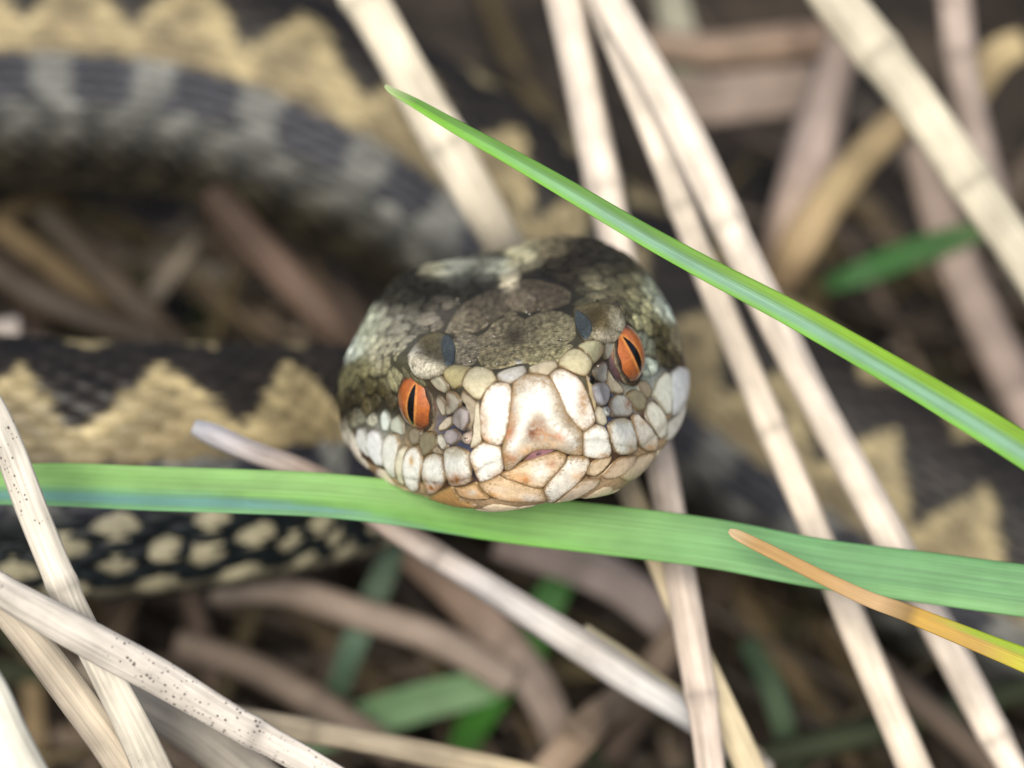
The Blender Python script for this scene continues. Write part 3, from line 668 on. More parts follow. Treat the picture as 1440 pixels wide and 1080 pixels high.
b.inputs['Roughness'].default_value = 0.4; b.inputs['Coat Weight'].default_value = 1.0; b.inputs['Coat Roughness'].default_value = 0.09; b.inputs['Specular IOR Level'].default_value = 0.2
M_PUPIL, nt, b = new_mat('black pupil'); b.inputs['Base Color'].default_value = (0.004, 0.004, 0.005, 1); b.inputs['Roughness'].default_value = 0.15
build_eye(606, 556, -1)
build_eye(859, 498, 1)

# ------------------------------------------------------------------ small head and neck scales: cells on the surface
def on_surface(v):
    h = BV.find_nearest(v); return h[0], h[1]
seeds, snorm = [], []
HG = np.array(head_rows)
nr = np.random.RandomState(11)
arrs = np.zeros((0, 3))
cand = []
for _ in range(15000):
    j = nr.rand() * (NHR - 1.001); k = nr.rand() * RN
    j0, k0 = int(j), int(k); fj, fk = j - j0, k - k0
    a = HG[j0, k0] * (1 - fj) + HG[j0 + 1, k0] * fj; bq = HG[j0, (k0 + 1) % RN] * (1 - fj) + HG[j0 + 1, (k0 + 1) % RN] * fj
    cand.append(a * (1 - fk) + bq * fk)
seed_l = []
SEEDS = np.zeros((4000, 3)); SR = np.zeros(4000); ns = 0
for p in cand:
    x, y, z = to_head(p)
    if y > 815 or (y < 150 and -104 < z < 62) or (y < 95 and z > -100) or y < 25: continue
    if -104 < z < -60 and -170 < x < 170 and y < 200: continue
    r = 25 if z > -60 else 42
    if y > 560: r = 32 if z > -90 else 46
    if z > 70 and y < 480: r = 30
    r *= HP
    if len(plate_arr):
        if (((plate_arr - p) ** 2).sum(1)).min() < (0.54 * r) ** 2: continue
    if any((Vector(p) - e[0]).length < e[1] * (1.3 if y < 190 else 1.05) for e in EYES): continue
    if ns and (((SEEDS[:ns] - p) ** 2).sum(1) < np.maximum(r * 0.86, SR[:ns] * 0.86) ** 2).any(): continue
    SEEDS[ns] = p; SR[ns] = r; ns += 1
SEEDS, SR = SEEDS[:ns], SR[:ns]
ALLP = np.vstack([SEEDS, plate_arr])
small = []
for i in range(ns):
    c0 = Vector(SEEDS[i]); loc, nrm = on_surface(c0)
    nrm = Vector(nrm)
    e1 = nrm.cross(Vector((0.3, 0.9, 0.2))).normalized(); e2 = nrm.cross(e1)
    R = SR[i] * 0.92
    poly = [np.array((R * math.cos(a), R * math.sin(a))) for a in np.linspace(0, 2 * math.pi, 12, endpoint=False)]
    d2 = ((ALLP - SEEDS[i]) ** 2).sum(1)
    for m in np.argsort(d2)[1:40]:
        if d2[m] > (2.6 * R) ** 2: break
        dv = Vector(ALLP[m]) - c0
        q = np.array((dv.dot(e1), dv.dot(e2))); l = np.linalg.norm(q)
        if l < 1e-6: continue
        nq = q / l; lim = l * 0.5
        out = []
        for a in range(len(poly)):
            A, B = poly[a], poly[(a + 1) % len(poly)]
            da, db = A @ nq - lim, B @ nq - lim
            if da <= 0: out.append(A)
            if da * db < 0: out.append(A + (B - A) * (da / (da - db)))
        poly = out
        if len(poly) < 3: break
    if len(poly) < 3: continue
    poly = resample(chaikin(np.array(poly), 1), R * 0.36)
    cen = poly.mean(0)
    base = head_col(c0); jit = 0.62 + 0.75 * nr.rand()
    if to_head(c0)[2] < -60: jit = 0.85 + 0.15 * nr.rand()
    rings, cols = [], []
    x, y, z = to_head(c0)
    hgt = (0.012 if z > 62 else 0.024 if z > -60 else 0.010) if y < 560 else 0.02
    for ti, t in enumerate((0.96, 0.94, 0.8, 0.5)):
        ring = []
        for q in poly:
            q2 = cen + (q - cen) * t
            v = c0 + e1 * q2[0] + e2 * q2[1]
            hp, hn = on_surface(v)
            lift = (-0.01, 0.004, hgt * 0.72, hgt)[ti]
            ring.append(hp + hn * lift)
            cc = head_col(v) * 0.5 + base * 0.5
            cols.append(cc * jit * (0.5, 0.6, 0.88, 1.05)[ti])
        rings.append(ring)
    v = c0 + e1 * cen[0] + e2 * cen[1]; hp, hn = on_surface(v)
    cols.append(base * jit * 1.08)
    vis = hn.dot((cam.location - hp).normalized())
    small.append((vis, y if z > -60 else y + 900, rings, hp + hn * hgt * 1.05, cols, hn))
small.sort(key=lambda s: -(s[0] > 0.05) * (1000 - s[1]))
rest_v, rest_f, rest_c = [], [], []
chin_v, chin_f, chin_c = [], [], []
nmade = 0
for vis, y, rings, cpt, cols, hn in small:
    outward = hn
    if vis > 0.05 and y < 640 and nmade < 300:
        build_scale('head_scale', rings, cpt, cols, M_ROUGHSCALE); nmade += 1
    else:
        V_, F_, C_ = (chin_v, chin_f, chin_c) if y > 900 else (rest_v, rest_f, rest_c)
        b0 = len(V_); n = len(rings[0])
        vv = [p for r in rings for p in r] + [cpt]
        V_ += vv; C_ += cols
        flip = (vv[n] - vv[-1]).cross(vv[n + 1] - vv[-1]).dot(hn) < 0
        for j in range(3):
            for k in range(n):
                k2 = (k + 1) % n; f = (b0 + j * n + k, b0 + j * n + k2, b0 + (j + 1) * n + k2, b0 + (j + 1) * n + k)
                F_.append(f[::-1] if flip else f)
        for k in range(n):
            f = (b0 + 3 * n + k, b0 + 3 * n + (k + 1) % n, b0 + 4 * n); F_.append(f[::-1] if flip else f)
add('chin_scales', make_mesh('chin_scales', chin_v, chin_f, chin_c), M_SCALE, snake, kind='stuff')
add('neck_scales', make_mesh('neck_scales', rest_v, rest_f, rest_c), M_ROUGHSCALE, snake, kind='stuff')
print('small scales', len(small), 'as parts', nmade)

# grains of sand stuck to the crown
gv, gf, gc = [], [], []
for _ in range(26):
    q = (nr.uniform(640, 850), nr.uniform(420, 530)); h = cast(*q)
    if h is None: continue
    s = nr.uniform(0.004, 0.010); b0 = len(gv); ctr = h[0] + h[1] * 0.022
    for d in ((1, 0, 0), (-1, 0, 0), (0, 1, 0), (0, -1, 0), (0, 0, 1), (0, 0, -1)):
        gv.append(ctr + Vector(d) * s * nr.uniform(0.7, 1.2)); gc.append(S(226, 220, 206) * nr.uniform(0.5, 1))
    for f in ((0, 2, 4), (2, 1, 4), (1, 3, 4), (3, 0, 4), (2, 0, 5), (1, 2, 5), (3, 1, 5), (0, 3, 5)): gf.append(tuple(b0 + i for i in f))
add('sand_grains', make_mesh('sand_grains', gv, gf, gc), M_SCALE, snake, kind='stuff')

# ------------------------------------------------------------------ body scales
OUT = [(-0.62, 0), (-0.35, 0.40), (0.05, 0.50), (0.40, 0.30), (0.72, 0), (0.40, -0.30), (0.05, -0.50), (-0.35, -0.40)]
INN = [(-0.34, 0), (-0.15, 0.22), (0.08, 0.27), (0.28, 0.14), (0.48, 0), (0.28, -0.14), (0.08, -0.27), (-0.15, -0.22)]
bsc = []
s = 0.05
row = 0
while s < PL[-1] - 1.2:
    r = np.interp(s, PL, PR)
    L = 0.27 * max(0.6, min(1, r)); nrow = 21; span = math.radians(248); dphi = span / nrow
    for i in range(nrow):
        phi = -span / 2 + (i + 0.5 + (0.5 if row % 2 else 0)) * dphi
        bsc.append((s, phi, L, dphi, 1 if row % 2 == 0 and (i + row // 2) % 2 == 0 else 0))
    s += L * 0.50; row += 1
rnr = np.random.RandomState(21)
def body_scale(s, phi, L, dphi, par):
    rnd = rnr.rand(); v, c = [], []
    if abs(phi) > 1.38 and s < 13.5 and par:
        par = 1 if rnd > 0.12 else 0; k_ = 0.8 + 0.4 * rnr.rand(); L *= 0.92 * k_; dphi *= 2.15 * k_; phi += 0.05 * rnr.randn()
    def cxy(a, b_): return (s, phi) if abs(phi) > 1.3 else (s + a * L, phi + b_ * dphi)
    for (a, b_) in OUT:
        p, n = body_at(s + a * L, phi + b_ * dphi * 1.06, 0.002 + 0.026 * (a + 0.62)); v.append(p); c.append(body_col(*cxy(a, b_), 1.0 if a < 0.3 else 0.6, rnd, par))
    for (a, b_) in INN:
        p, n = body_at(s + a * L, phi + b_ * dphi, 0.046 + 0.022 * a + (0.018 if b_ == 0 else 0)); v.append(p); c.append(body_col(*cxy(a, b_), 0.1, rnd, par))
    p, n = body_at(s + 0.07 * L, phi, 0.072); v.append(p); c.append(body_col(s, phi, 0.0, rnd, par))
    f = [(k, (k + 1) % 8, 8 + (k + 1) % 8, 8 + k) for k in range(8)] + [(8 + k, 8 + (k + 1) % 8, 16) for k in range(8)]
    p0, p1, p2 = Vector(v[8]), Vector(v[9]), Vector(v[16])
    if (p0 - p2).cross(p1 - p2).dot(Vector(n)) < 0: f = [q[::-1] for q in f]
    return v, f, c, n
score = []
for q in bsc:
    p, n = body_at(q[0], q[1]); v = cam.location - Vector(p); px, py = to_px(p)
    vis = Vector(n).dot(v.normalized())
    inside = 0 < px < 1440 and 0 < py < 1080 and not (500 < px < 950 and 380 < py < 700)
    score.append((vis / v.length ** 2 if inside and vis > 0.15 else 0))
order = np.argsort(-np.array(score))
chosen = set(int(i) for i in order[:300] if score[i] > 0)
bv_, bf_, bc_ = [], [], []
for i, q in enumerate(bsc):
    v, f, c, n = body_scale(*q)
    if i in chosen:
        add('body_scale', make_mesh('body_scale', v, f, c), M_BODY, snake)
    else:
        b0 = len(bv_); bv_ += list(v); bc_ += c; bf_ += [tuple(b0 + k for k in g) for g in f]
# belly scutes
s = 0.3
while s < PL[-1] - 1.2:
    b0 = len(bv_); m = 9
    for a, lift in ((0, 0.004), (0.16, 0.03), (0.27, 0.032), (0.30, 0.006)):
        for k in range(m):
            phi = math.pi + math.radians(-58 + 116 * k / (m - 1)); p, n = body_at(s + a, phi, lift); bv_.append(p)
            bc_.append(S(40, 42, 44) if k in (1, 2, 3, 4, 5, 6, 7) else S(190, 180, 150) * 0.8)
    for j in range(3):
        for k in range(m - 1): bf_.append((b0 + j * m + k, b0 + j * m + k + 1, b0 + (j + 1) * m + k + 1, b0 + (j + 1) * m + k))
    s += 0.26
add('body_scales', make_mesh('body_scales', bv_, bf_, bc_), M_BODY, snake, kind='stuff')

# ------------------------------------------------------------------ grass: stems and blades
def strip(name, pts, cols, mat, label, cat, prof='stem', group=None, kind=None, seed=0, flat=0.8, tilt=0.0, crease=0.0, raw=False, noise=0.05, ncol=None, twist=0.0, data_only=False):
    """pts: (photo x, y, depth, width in photo px) unless raw (world xyz + radius). A closed tube with an oval or creased section."""
    r_ = np.random.RandomState(seed + 17)
    if raw: A = np.array(pts, float)
    else:
        A = []
        for px, py, d, w in pts:
            if d > 4.9: d += 1.4; w *= 0.84
            p = P(px, py, d); A.append((*p, w * 0.5 * (DIST + d) / FPX))
        A = np.array(A)
        if ncol is None and prof == 'stem':
            for end, nx in ((0, 1), (-1, -2)):
                if not (-20 < pts[end][0] < 1460 and -20 < pts[end][1] < 1100):
                    dv = A[end, :3] - A[nx, :3]; dv /= np.linalg.norm(dv); q = np.array([*(A[end, :3] + dv * 3.5), A[end, 3]])
                    q[2] = max(q[2], 0.1)
                    A = np.vstack([q, A]) if end == 0 else np.vstack([A, q])
    C_ = catmull(A, 5 if data_only else 14)
    c, rad = C_[:, :3], np.maximum(C_[:, 3], 0.003)
    T = np.gradient(c, axis=0); T /= np.linalg.norm(T, axis=1)[:, None]
    L = np.concatenate([[0], np.cumsum(np.linalg.norm(np.diff(c, axis=0), axis=1))])
    vec = np.array(CR @ Vector((0, math.sin(tilt), math.cos(tilt)))) if not raw else np.array((0.0, math.sin(tilt), math.cos(tilt)))
    verts, cl, st, faces = [], [], [], []
    m = (8 if data_only else 24) if prof == 'stem' else 22
    off = r_.rand() * 50
    base = np.array([S(*q) for q in cols]) if not isinstance(cols, np.ndarray) else cols
    nodes = [] if data_only or prof != 'stem' else list(np.cumsum(r_.uniform(1.2, 3.4, 4)))
    lump = 1 + noise * (np.sin(L * 1.7 + r_.rand() * 6) * 0.6 + np.sin(L * 4.3 + r_.rand() * 6) * 0.4)
    for nd in nodes: lump = lump + 0.09 * np.exp(-((L - nd) / 0.06) ** 2) - 0.05 * (L > nd)
    for i in range(len(c)):
        t = T[i]; n = vec - t * (vec @ t); n /= np.linalg.norm(n); sd = np.cross(n, t)
        if twist:
            an = twist * L[i] / L[-1]; n, sd = n * math.cos(an) + sd * math.sin(an), sd * math.cos(an) - n * math.sin(an)
        u = L[i] / L[-1]
        cu = u * (len(base) - 1); k0 = min(int(cu), len(base) - 2) if len(base) > 1 else 0
        cb = base[k0] * (1 - (cu - k0)) + base[k0 + 1] * (cu - k0) if len(base) > 1 else base[0]
        for k in range(m):
            a = 2 * math.pi * k / m; x, y = math.cos(a), math.sin(a)
            R = rad[i] * lump[i]
            if prof == 'stem':
                R *= 1 + 0.035 * math.cos(5 * a + off + L[i] * 0.25) + 0.05 * math.cos(3 * a + off * 2) + 0.02 * math.cos(9 * a + off)
                p = c[i] + sd * (x * R) + n * (y * R * flat)
            else:
                cr = crease(u) if callable(crease) else crease
                p = c[i] + sd * (x * R) + n * (y * R * flat + cr * (abs(x) - 0.5) * R)
            verts.append(p); st.append((L[i] + off, (k / m if prof == 'stem' else x * 0.5) * (2 * math.pi * 0.16 if prof == 'stem' else 0.55) + off, off))
            cl.append(ncol(u, x, y) if ncol else cb * (1 - sum(0.35 * math.exp(-((L[i] - nd) / 0.05) ** 2) for nd in nodes)))
    nr_ = len(c)
    for i in range(nr_ - 1):
        for k in range(m):
            k2 = (k + 1) % m; faces.append((i * m + k, i * m + k2, (i + 1) * m + k2, (i + 1) * m + k))
    faces.append(tuple(range(m))[::-1]); faces.append(tuple((nr_ - 1) * m + k for k in range(m)))
    if data_only: return verts, faces, cl, st
    return add(name, make_mesh(name, verts, faces, cl, st), mat, None, label, cat, group, kind)

CREAM, PINK, STRAW, PALE = (232, 220, 200), (206, 186, 174), (214, 190, 150), (226, 220, 212)
GR = 'dead stems crossing the picture'
stems = [
 # points, colours, label, material, flat
 ([(470,-80,4.6,69),(515,0,4.6,69),(600,150,4.7,67),(690,310,4.9,65),(760,430,5.9,62),(830,570,5.8,53),(885,690,3.6,40),(960,870,2.6,44),(1050,1070,2.3,55),(1100,1180,2.2,56)], [(236,224,198),(238,226,206),(232,214,180),(226,206,168)], 'broad cream dead stem running from the top edge down behind the viper crown', M_STEM),
 ([(775,-80,4.4,54),(797,10,4.4,54),(835,190,4.3,52),(872,360,4.2,52),(905,520,4.0,46),(932,660,3.2,50),(965,850,2.2,52),(990,1000,1.9,54),(1010,1160,1.8,54)], [(216,200,186),(236,222,208),(222,204,190),(218,200,186)], 'pinkish cream dead stem passing behind the right eye side of the head', M_STEM),
 ([(800,-120,4.6,49),(856,20,4.3,49),(915,170,4.0,47),(985,360,3.7,46),(1060,540,3.3,49),(1140,730,2.9,52),(1210,900,2.6,58),(1300,1110,2.4,62)], [(214,196,176),(236,222,206),(230,214,196),(226,208,184)], 'long cream dead stem just right of the head, inner one of a crossing pair', M_STEM),
 ([(790,-140,3.9,42),(870,20,3.7,48),(960,180,3.5,52),(1060,390,3.2,54),(1150,570,3.0,54),(1260,770,2.8,55),(1360,960,2.6,56),(1450,1130,2.5,56)], [(220,204,190),(240,226,210),(232,216,200),(230,214,198)], 'long cream dead stem right of the head, outer one of a crossing pair', M_STEM),
 ([(1120,-80,4.8,66),(1175,0,4.7,67),(1270,120,4.6,69),(1360,250,4.5,71),(1450,380,4.4,72),(1520,490,4.4,72)], [(206,194,172),(214,204,182),(206,196,176)], 'thick blurred grey straw stem slanting through the top right corner', M_STEM),
 ([(1330,-60,6.0,56),(1342,0,6.0,56),(1352,90,6.2,56),(1375,190,6.6,54),(1400,300,7.0,54)], [(206,186,174),(196,178,168)], 'pale pink upright stem at the top edge behind the thick slanting straw', M_STEM),
 ([(1190,40,7.4,50),(1160,140,7.2,74),(1140,230,7.0,84),(1115,310,6.8,78),(1095,380,7.2,70)], [(160,142,130),(190,170,160),(176,150,128)], 'short blurred pink stem standing upright in the upper right litter', M_STEM),
 ([(1275,160,6.8,54),(1220,215,6.6,58),(1165,285,6.4,62),(1125,345,6.4,66),(1100,390,6.8,60)], [(184,160,122),(196,172,130),(176,148,118)], 'short blurred tan stem leaning against the upright pink one', M_STEM),
 ([(1290,200,7.4,60),(1330,330,7.2,66),(1390,470,7.0,72),(1450,590,6.8,76),(1500,700,6.8,76)], [(160,142,130),(176,156,144),(180,160,146)], 'dull pink blurred stem near the right edge under the far green blade', M_STEM),
 # foreground left
 ([(-60,480,0.2,40),(0,600,0.15,43),(50,730,0.1,47),(100,850,0.15,50),(150,950,0.35,52),(200,1050,0.5,60),(250,1170,0.6,64)], [(212,204,192),(220,212,200),(222,212,196),(212,198,180)], 'white dead stem with black specks crossing the left edge steeply', M_SPECK),
 ([(-70,780,-0.3,46),(0,828,-0.25,48),(70,868,-0.2,54),(150,912,-0.15,54),(230,955,-0.1,52),(330,1015,-0.1,48),(420,1065,-0.1,46),(520,1125,-0.1,46)], [(206,198,186),(216,208,198),(216,206,196),(222,212,202)], 'speckled white dead stem lying over the steep one at lower left', M_SPECK),
 ([(-60,790,0.7,44),(0,850,0.6,46),(60,920,0.6,54),(120,1000,0.6,58),(170,1070,0.7,60),(230,1170,0.8,60)], [(206,188,160),(222,206,184),(226,214,196)], 'smooth tan dead stem behind the two speckled ones at lower left', M_STEM),
 ([(-90,900,-0.8,66),(-30,960,-0.8,70),(10,1040,-0.8,74),(50,1120,-0.8,76),(90,1200,-0.8,76)], [(232,226,206),(238,234,222)], 'pale stem cut off by the bottom left corner', M_SPECK),
 ([(272,600,1.9,20),(300,612,1.9,30),(350,634,1.9,30),(430,664,2.1,32),(500,705,2.3,36),(560,748,2.3,36),(680,822,2.3,42),(800,898,2.3,46),(900,964,2.3,46),(975,1012,2.4,40),(1080,1085,2.6,36)], [(196,196,206),(198,178,166),(206,186,172),(196,190,190),(212,204,198),(206,204,204),(196,186,174)], 'thin grey pink dead stem with blunt tip passing under the broad green blade', M_STEM),
 ([(820,885,2.6,20),(880,925,2.6,22),(940,968,2.7,22),(1000,1010,2.8,22),(1070,1065,2.8,22)], [(196,186,160),(176,160,132)], 'narrow straw splinter lying along the thin grey pink stem', M_STEM),
 ([(120,930,3.2,40),(190,980,3.0,44),(330,1010,2.6,36),(450,1030,2.4,34),(580,1055,2.3,36),(740,1090,2.2,38),(850,1120,2.2,38)], [(150,138,120),(176,162,140),(214,192,150),(222,200,156)], 'tan dead stem running low across the bottom edge', M_STEM),
 ([(180,975,1.6,60),(260,1020,1.6,64),(340,1080,1.6,66),(420,1150,1.6,66)], [(160,152,140),(170,160,148)], 'greyish soft stem under the speckled white one at the bottom', M_STEM),
 ([(30,470,5.0,60),(-40,480,5.0,60),(-120,500,5.0,60)], [(176,164,156),(150,140,130)], 'pale stub of stem at the left edge between the body coils', M_STEM),
 ([(120,505,5.3,50),(30,500,5.1,70),(-40,498,5.0,74),(-140,496,5.0,70)], [(120,104,92),(150,138,130),(140,128,120)], 'pinkish dead leaf resting between the coils at the left edge', M_LITTER),
 ([(300,270,6.6,50),(350,330,6.4,58),(410,395,6.2,60),(470,460,6.2,56),(520,520,6.4,50)], [(70,56,46),(104,84,72),(70,56,44)], 'brown pink dead stem in the shadow below the upper coil', M_STEM),  # shade under the coil is painted into these darkened colours
 ([(60,300,7.0,50),(130,370,6.8,56),(200,440,6.7,54),(260,500,6.7,50)], [(54,48,38),(70,58,46),(60,50,40)], 'dim brown stem in the dark hollow left of the head', M_STEM),  # colours lowered to paint in the shade of the hollow
 ([(-40,360,6.6,60),(40,410,6.5,66),(130,450,6.5,60),(230,480,6.6,50)], [(60,52,42),(84,70,58),(60,50,40)], 'dim greyish brown stem above the pink leaf at left', M_STEM),  # darkened too, the hollow's shade is put into the colour
 ([(300,830,5.2,48),(400,830,5.0,50),(500,860,5.0,53),(620,900,5.0,53),(720,960,5.1,50)], [(150,136,122),(170,150,134),(160,142,128),(150,134,122)], 'broad blurred taupe stem below the spotted lower body', M_STEM),
 ([(250,900,5.2,45),(360,940,5.1,50),(470,1000,5.0,52),(560,1060,5.0,50)], [(120,104,92),(150,132,116),(140,122,108)], 'blurred brown stem at the bottom behind the tan low stem', M_STEM),
 ([(560,760,5.6,56),(640,830,5.4,72),(700,900,5.3,72),(760,980,5.3,64),(800,1080,5.4,56)], [(130,108,92),(160,136,120),(150,134,124),(140,122,108)], 'wide blurred dead leaf below the chin', M_LITTER),
 ([(700,760,5.4,60),(800,790,5.2,70),(880,830,5.2,70),(960,900,5.3,60)], [(150,134,126),(170,154,146),(150,134,124)], 'blurred pinkish leaf strip under the broad green blade', M_LITTER),
 ([(760,1100,4.8,50),(830,1020,4.8,56),(900,960,5.0,60),(960,880,5.2,50)], [(170,150,128),(176,152,130),(130,112,96)], 'blurred tan leaf rising from the bottom edge right of centre', M_LITTER),
 ([(900,60,8.0,50),(1000,70,8.0,60),(1100,60,8.0,60),(1200,50,8.2,56)], [(160,138,120),(170,146,126),(150,124,108)], 'blurred level stem under the top edge right of the crossing pair', M_STEM),
 ([(900,150,8.2,70),(1000,140,8.0,84),(1090,130,8.0,84),(1180,120,8.0,70)], [(140,124,112),(164,146,134),(150,132,120)], 'broad grey pink level stem in the upper right background', M_LITTER),
 ([(940,-20,8.4,60),(960,60,8.3,66),(975,140,8.2,60)], [(186,180,160),(170,166,146)], 'pale blurred leaf stub at the top edge', M_LITTER),
 ([(1440,60,7.6,50),(1400,80,7.6,56),(1360,140,7.8,50)], [(190,170,130),(170,150,116)], 'straw coloured leaf at the top right corner', M_LITTER),
]
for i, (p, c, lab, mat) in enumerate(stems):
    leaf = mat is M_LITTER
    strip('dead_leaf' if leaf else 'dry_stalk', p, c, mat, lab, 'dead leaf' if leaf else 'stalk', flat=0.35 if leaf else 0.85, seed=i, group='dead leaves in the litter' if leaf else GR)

# fresh blades
def lerp(a, b, t): return a * (1 - t) + b * t
def g1(u, x, y):
    yel, grn, blue = S(148, 196, 56, .72), S(104, 158, 62, .72), S(152, 196, 174, .74)
    k = x                                            # +1 is the upper edge in the picture
    g = min(1, max(0, (u - 0.08) / 0.25))
    mid = math.exp(-((k + 0.25) / 0.42) ** 2)
    c = lerp(grn if k > 0 else S(132, 196, 64), blue, mid * g * 0.95)
    if k > 0.1: c = lerp(c, yel, min(1, max(0, (u - 0.35) / 0.3)) * min(1, (k - 0.1) / 0.3))
    t = max(0, 1 - u / 0.045); return lerp(c, S(206, 214, 170), t * 0.8)
strip('grass_blade', [(541,120,0.75,4),(552,128,0.75,10),(585,146,0.72,15),(640,178,0.68,20),(720,222,0.6,24),(800,268,0.52,28),(900,327,0.45,31),(1000,382,0.35,34),(1100,434,0.25,37),(1200,490,0.1,40),(1320,560,-0.15,44),(1450,640,-0.4,49),(1560,715,-0.6,52)],
      [(150,200,80)], M_BLADE, 'slender bright green blade with pointed tip arching over the right of the head', 'grass blade', prof='blade', flat=0.22, crease=0.3, ncol=g1, noise=0.0, tilt=0.1)
def g2(u, x, y):
    k = x
    lo, up = S(126, 178, 166, .74), S(146, 198, 112, .72)
    right = S(124, 180, 120, .72)
    f = min(1, max(0, (u - 0.25) / 0.25))           # the glaucous underside narrows away to the right
    edge = -0.15 - 0.95 * f
    c = up if k > edge else lo
    if abs(k - edge) < 0.12 and f < 1: c = lerp(lo, up, (k - edge + 0.12) / 0.24) * 0.9
    if k < -0.72: c = lerp(c, S(120, 180, 60), 0.5)
    if f >= 1 or k > edge:
        c = lerp(c, S(112, 184, 70), min(1, max(0, -k + 0.1)) * 0.5 * (1 - min(1, max(0, (u - 0.5) / 0.25))))
        c = lerp(c, right, min(1, max(0, (u - 0.52) / 0.2)))
        if k < -0.55: c = lerp(c, S(150, 206, 130), 0.4 * min(1, max(0, (u - 0.6) / 0.2)))
    return c
strip('grass_blade', [(-140,688,1.5,52),(-20,684,1.45,55),(80,683,1.4,62),(200,688,1.35,64),(330,692,1.3,64),(450,697,1.3,64),(560,708,1.35,65),(700,728,1.45,69),(850,745,1.45,72),(1000,764,1.35,72),(1150,792,1.25,72),(1300,812,1.15,74),(1450,832,1.05,76),(1600,850,1.0,77)],
      [(150,200,110)], M_BLADE, 'broad green blade lying level across the picture under the chin', 'grass blade', prof='blade', flat=0.12, crease=lambda u: 0.5 - 0.45 * min(1, max(0, (u - 0.2) / 0.3)), ncol=g2, noise=0.0, tilt=0.25)
def g3(u, x, y):
    pts_ = [(0, S(216, 190, 150)), (0.08, S(210, 168, 108, .74)), (0.25, S(206, 164, 104, .74)), (0.42, S(212, 176, 130)), (0.50, S(150, 120, 70)), (0.53, S(216, 172, 76, .74)), (0.7, S(218, 176, 88, .74)), (0.8, S(206, 196, 60)), (1, S(176, 206, 40))]
    for (a, ca), (b_, cb) in zip(pts_, pts_[1:]):
        if u <= b_: c = lerp(ca, cb, (u - a) / (b_ - a)); break
    if x > 0.2 and u > 0.55: c = lerp(c, S(150, 190, 40), min(1, (u - 0.55) / 0.12) * 0.8)
    return c
strip('grass_blade', [(1025,746,0.62,6),(1040,754,0.62,16),(1100,784,0.6,19),(1160,814,0.55,20),(1220,842,0.5,22),(1270,860,0.45,25),(1330,884,0.4,28),(1390,908,0.35,31),(1460,936,0.3,36),(1540,970,0.2,39)],
      [(216,160,96)], M_BLADE, 'narrow blade with withered orange tip turning yellow green at the right edge', 'grass blade', prof='blade', flat=0.35, crease=0.2, ncol=g3, noise=0.0, tilt=0.15)
for i, (p, c, lab) in enumerate([
    ([(1160,402,7.0,26),(1200,388,6.9,40),(1270,360,6.9,46),(1340,336,6.9,42),(1400,318,7.0,26)], [(50,90,46),(50,112,40),(60,112,46),(110,126,86)], 'short blurred dark green blade above the right edge coil'),
    ([(420,1045,5.5,56),(520,1010,5.5,64),(600,985,5.5,64),(690,960,5.5,58),(760,905,5.6,42)], [(110,140,100),(120,158,110),(120,156,108),(84,140,50)], 'grey green blurred blade rising from the bottom left of centre'),
    ([(640,1070,5.9,44),(690,975,5.7,64),(740,900,5.7,68),(780,830,5.7,54),(810,780,5.8,40),(825,720,5.9,34)], [(60,100,40),(58,126,30),(56,126,30),(62,116,48),(64,108,54)], 'vivid green blurred blade standing below the chin'),
    ([(470,980,5.4,36),(500,900,5.3,44),(530,830,5.4,44),(560,760,5.5,30)], [(80,104,80),(92,122,96),(110,130,108),(100,124,100)], 'dull green blurred blade at the lower end of the spotted body'),
    ([(1120,1100,5.0,30),(1090,980,5.0,40),(1050,900,5.2,36)], [(60,80,50),(72,96,64),(60,80,56)], 'dark green blurred blade at the bottom right'),
]):
    strip('grass_blade', p, c, M_BLADE, lab, 'grass blade', prof='blade', flat=0.15, crease=0.3, seed=60 + i, group='blurred green blades')

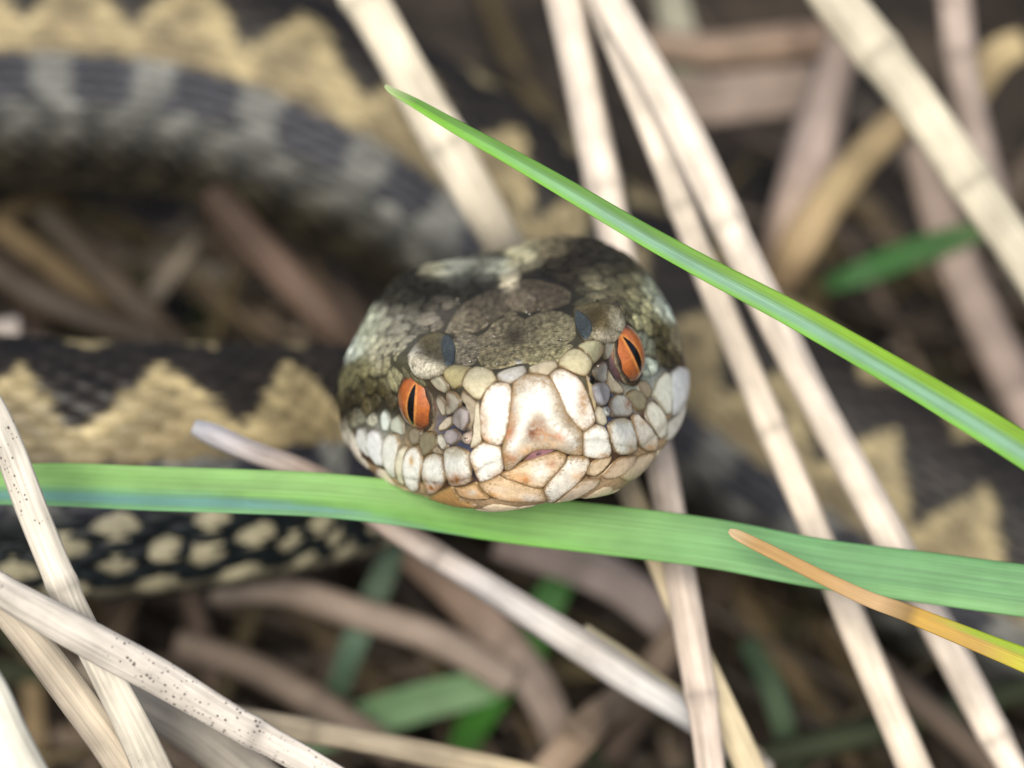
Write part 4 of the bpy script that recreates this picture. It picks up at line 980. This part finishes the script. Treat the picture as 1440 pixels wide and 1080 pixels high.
# ------------------------------------------------------------------ litter on the ground
lv, lf, lc, ls = [], [], [], []
lr = np.random.RandomState(31)
PCs = PC[::6]; PRs = PR[::6]
made = 0
pal = [(166,142,126), (150,130,112), (184,162,142), (120,100,82), (92,78,64), (142,124,88), (170,156,140), (110,96,84), (70,58,46), (186,160,122), (84,92,62)]
for _ in range(4200):
    if made >= 1500: break
    near = lr.rand() < 0.75
    x, y = (lr.uniform(-8, 8), lr.uniform(-5, 9)) if near else (lr.uniform(-24, 24), lr.uniform(-16, 26))
    z = lr.uniform(-0.2, 1.9) if lr.rand() < 0.75 else lr.uniform(1.5, 2.9)
    a = lr.normal(-0.9, 0.7) if lr.rand() < 0.6 else lr.uniform(0, math.pi); Ln = lr.uniform(1.5, 6.5); sl = lr.normal(0, 0.14)
    d = np.array((math.cos(a), math.sin(a), sl)); d /= np.linalg.norm(d)
    mid = np.array((x, y, z)); bend = np.array((lr.normal(), lr.normal(), lr.normal() * 0.3)) * 0.18 * Ln * 0.3
    p5 = [mid - d * Ln / 2, mid - d * Ln / 4 + bend * 0.7, mid + bend, mid + d * Ln / 4 + bend * 0.7, mid + d * Ln / 2]
    r0 = lr.uniform(0.05, 0.17) if lr.rand() < 0.55 else lr.uniform(0.015, 0.05)
    if any((np.linalg.norm(PCs - q, axis=1) < PRs + 0.22).any() for q in p5): continue
    if min(q[2] for q in p5) < -0.3: continue
    if mid[2] > 1.5 and any(400 < to_px(q)[0] < 880 and 700 < to_px(q)[1] < 1090 for q in p5): continue
    col = np.array([S(*pal[lr.randint(len(pal))]) * lr.uniform(0.22, 0.72)])
    w = [r0 * k for k in (0.5, 0.9, 1.0, 0.9, 0.45)]
    v, f, c, t = strip('', [(*q, ww) for q, ww in zip(p5, w)], col, None, '', '', raw=True, flat=lr.choice([0.2, 0.3, 0.8]), tilt=lr.uniform(-0.5, 0.5), seed=int(lr.randint(9999)), data_only=True)
    b0 = len(lv); lv += v; lc += list(c); ls += t; lf += [tuple(b0 + k for k in g) for g in f]; made += 1
add('grass_litter', make_mesh('grass_litter', lv, lf, lc, ls), M_LITTER, None, 'mass of dead brown grass and leaf litter under the snake', 'grass litter', kind='stuff')
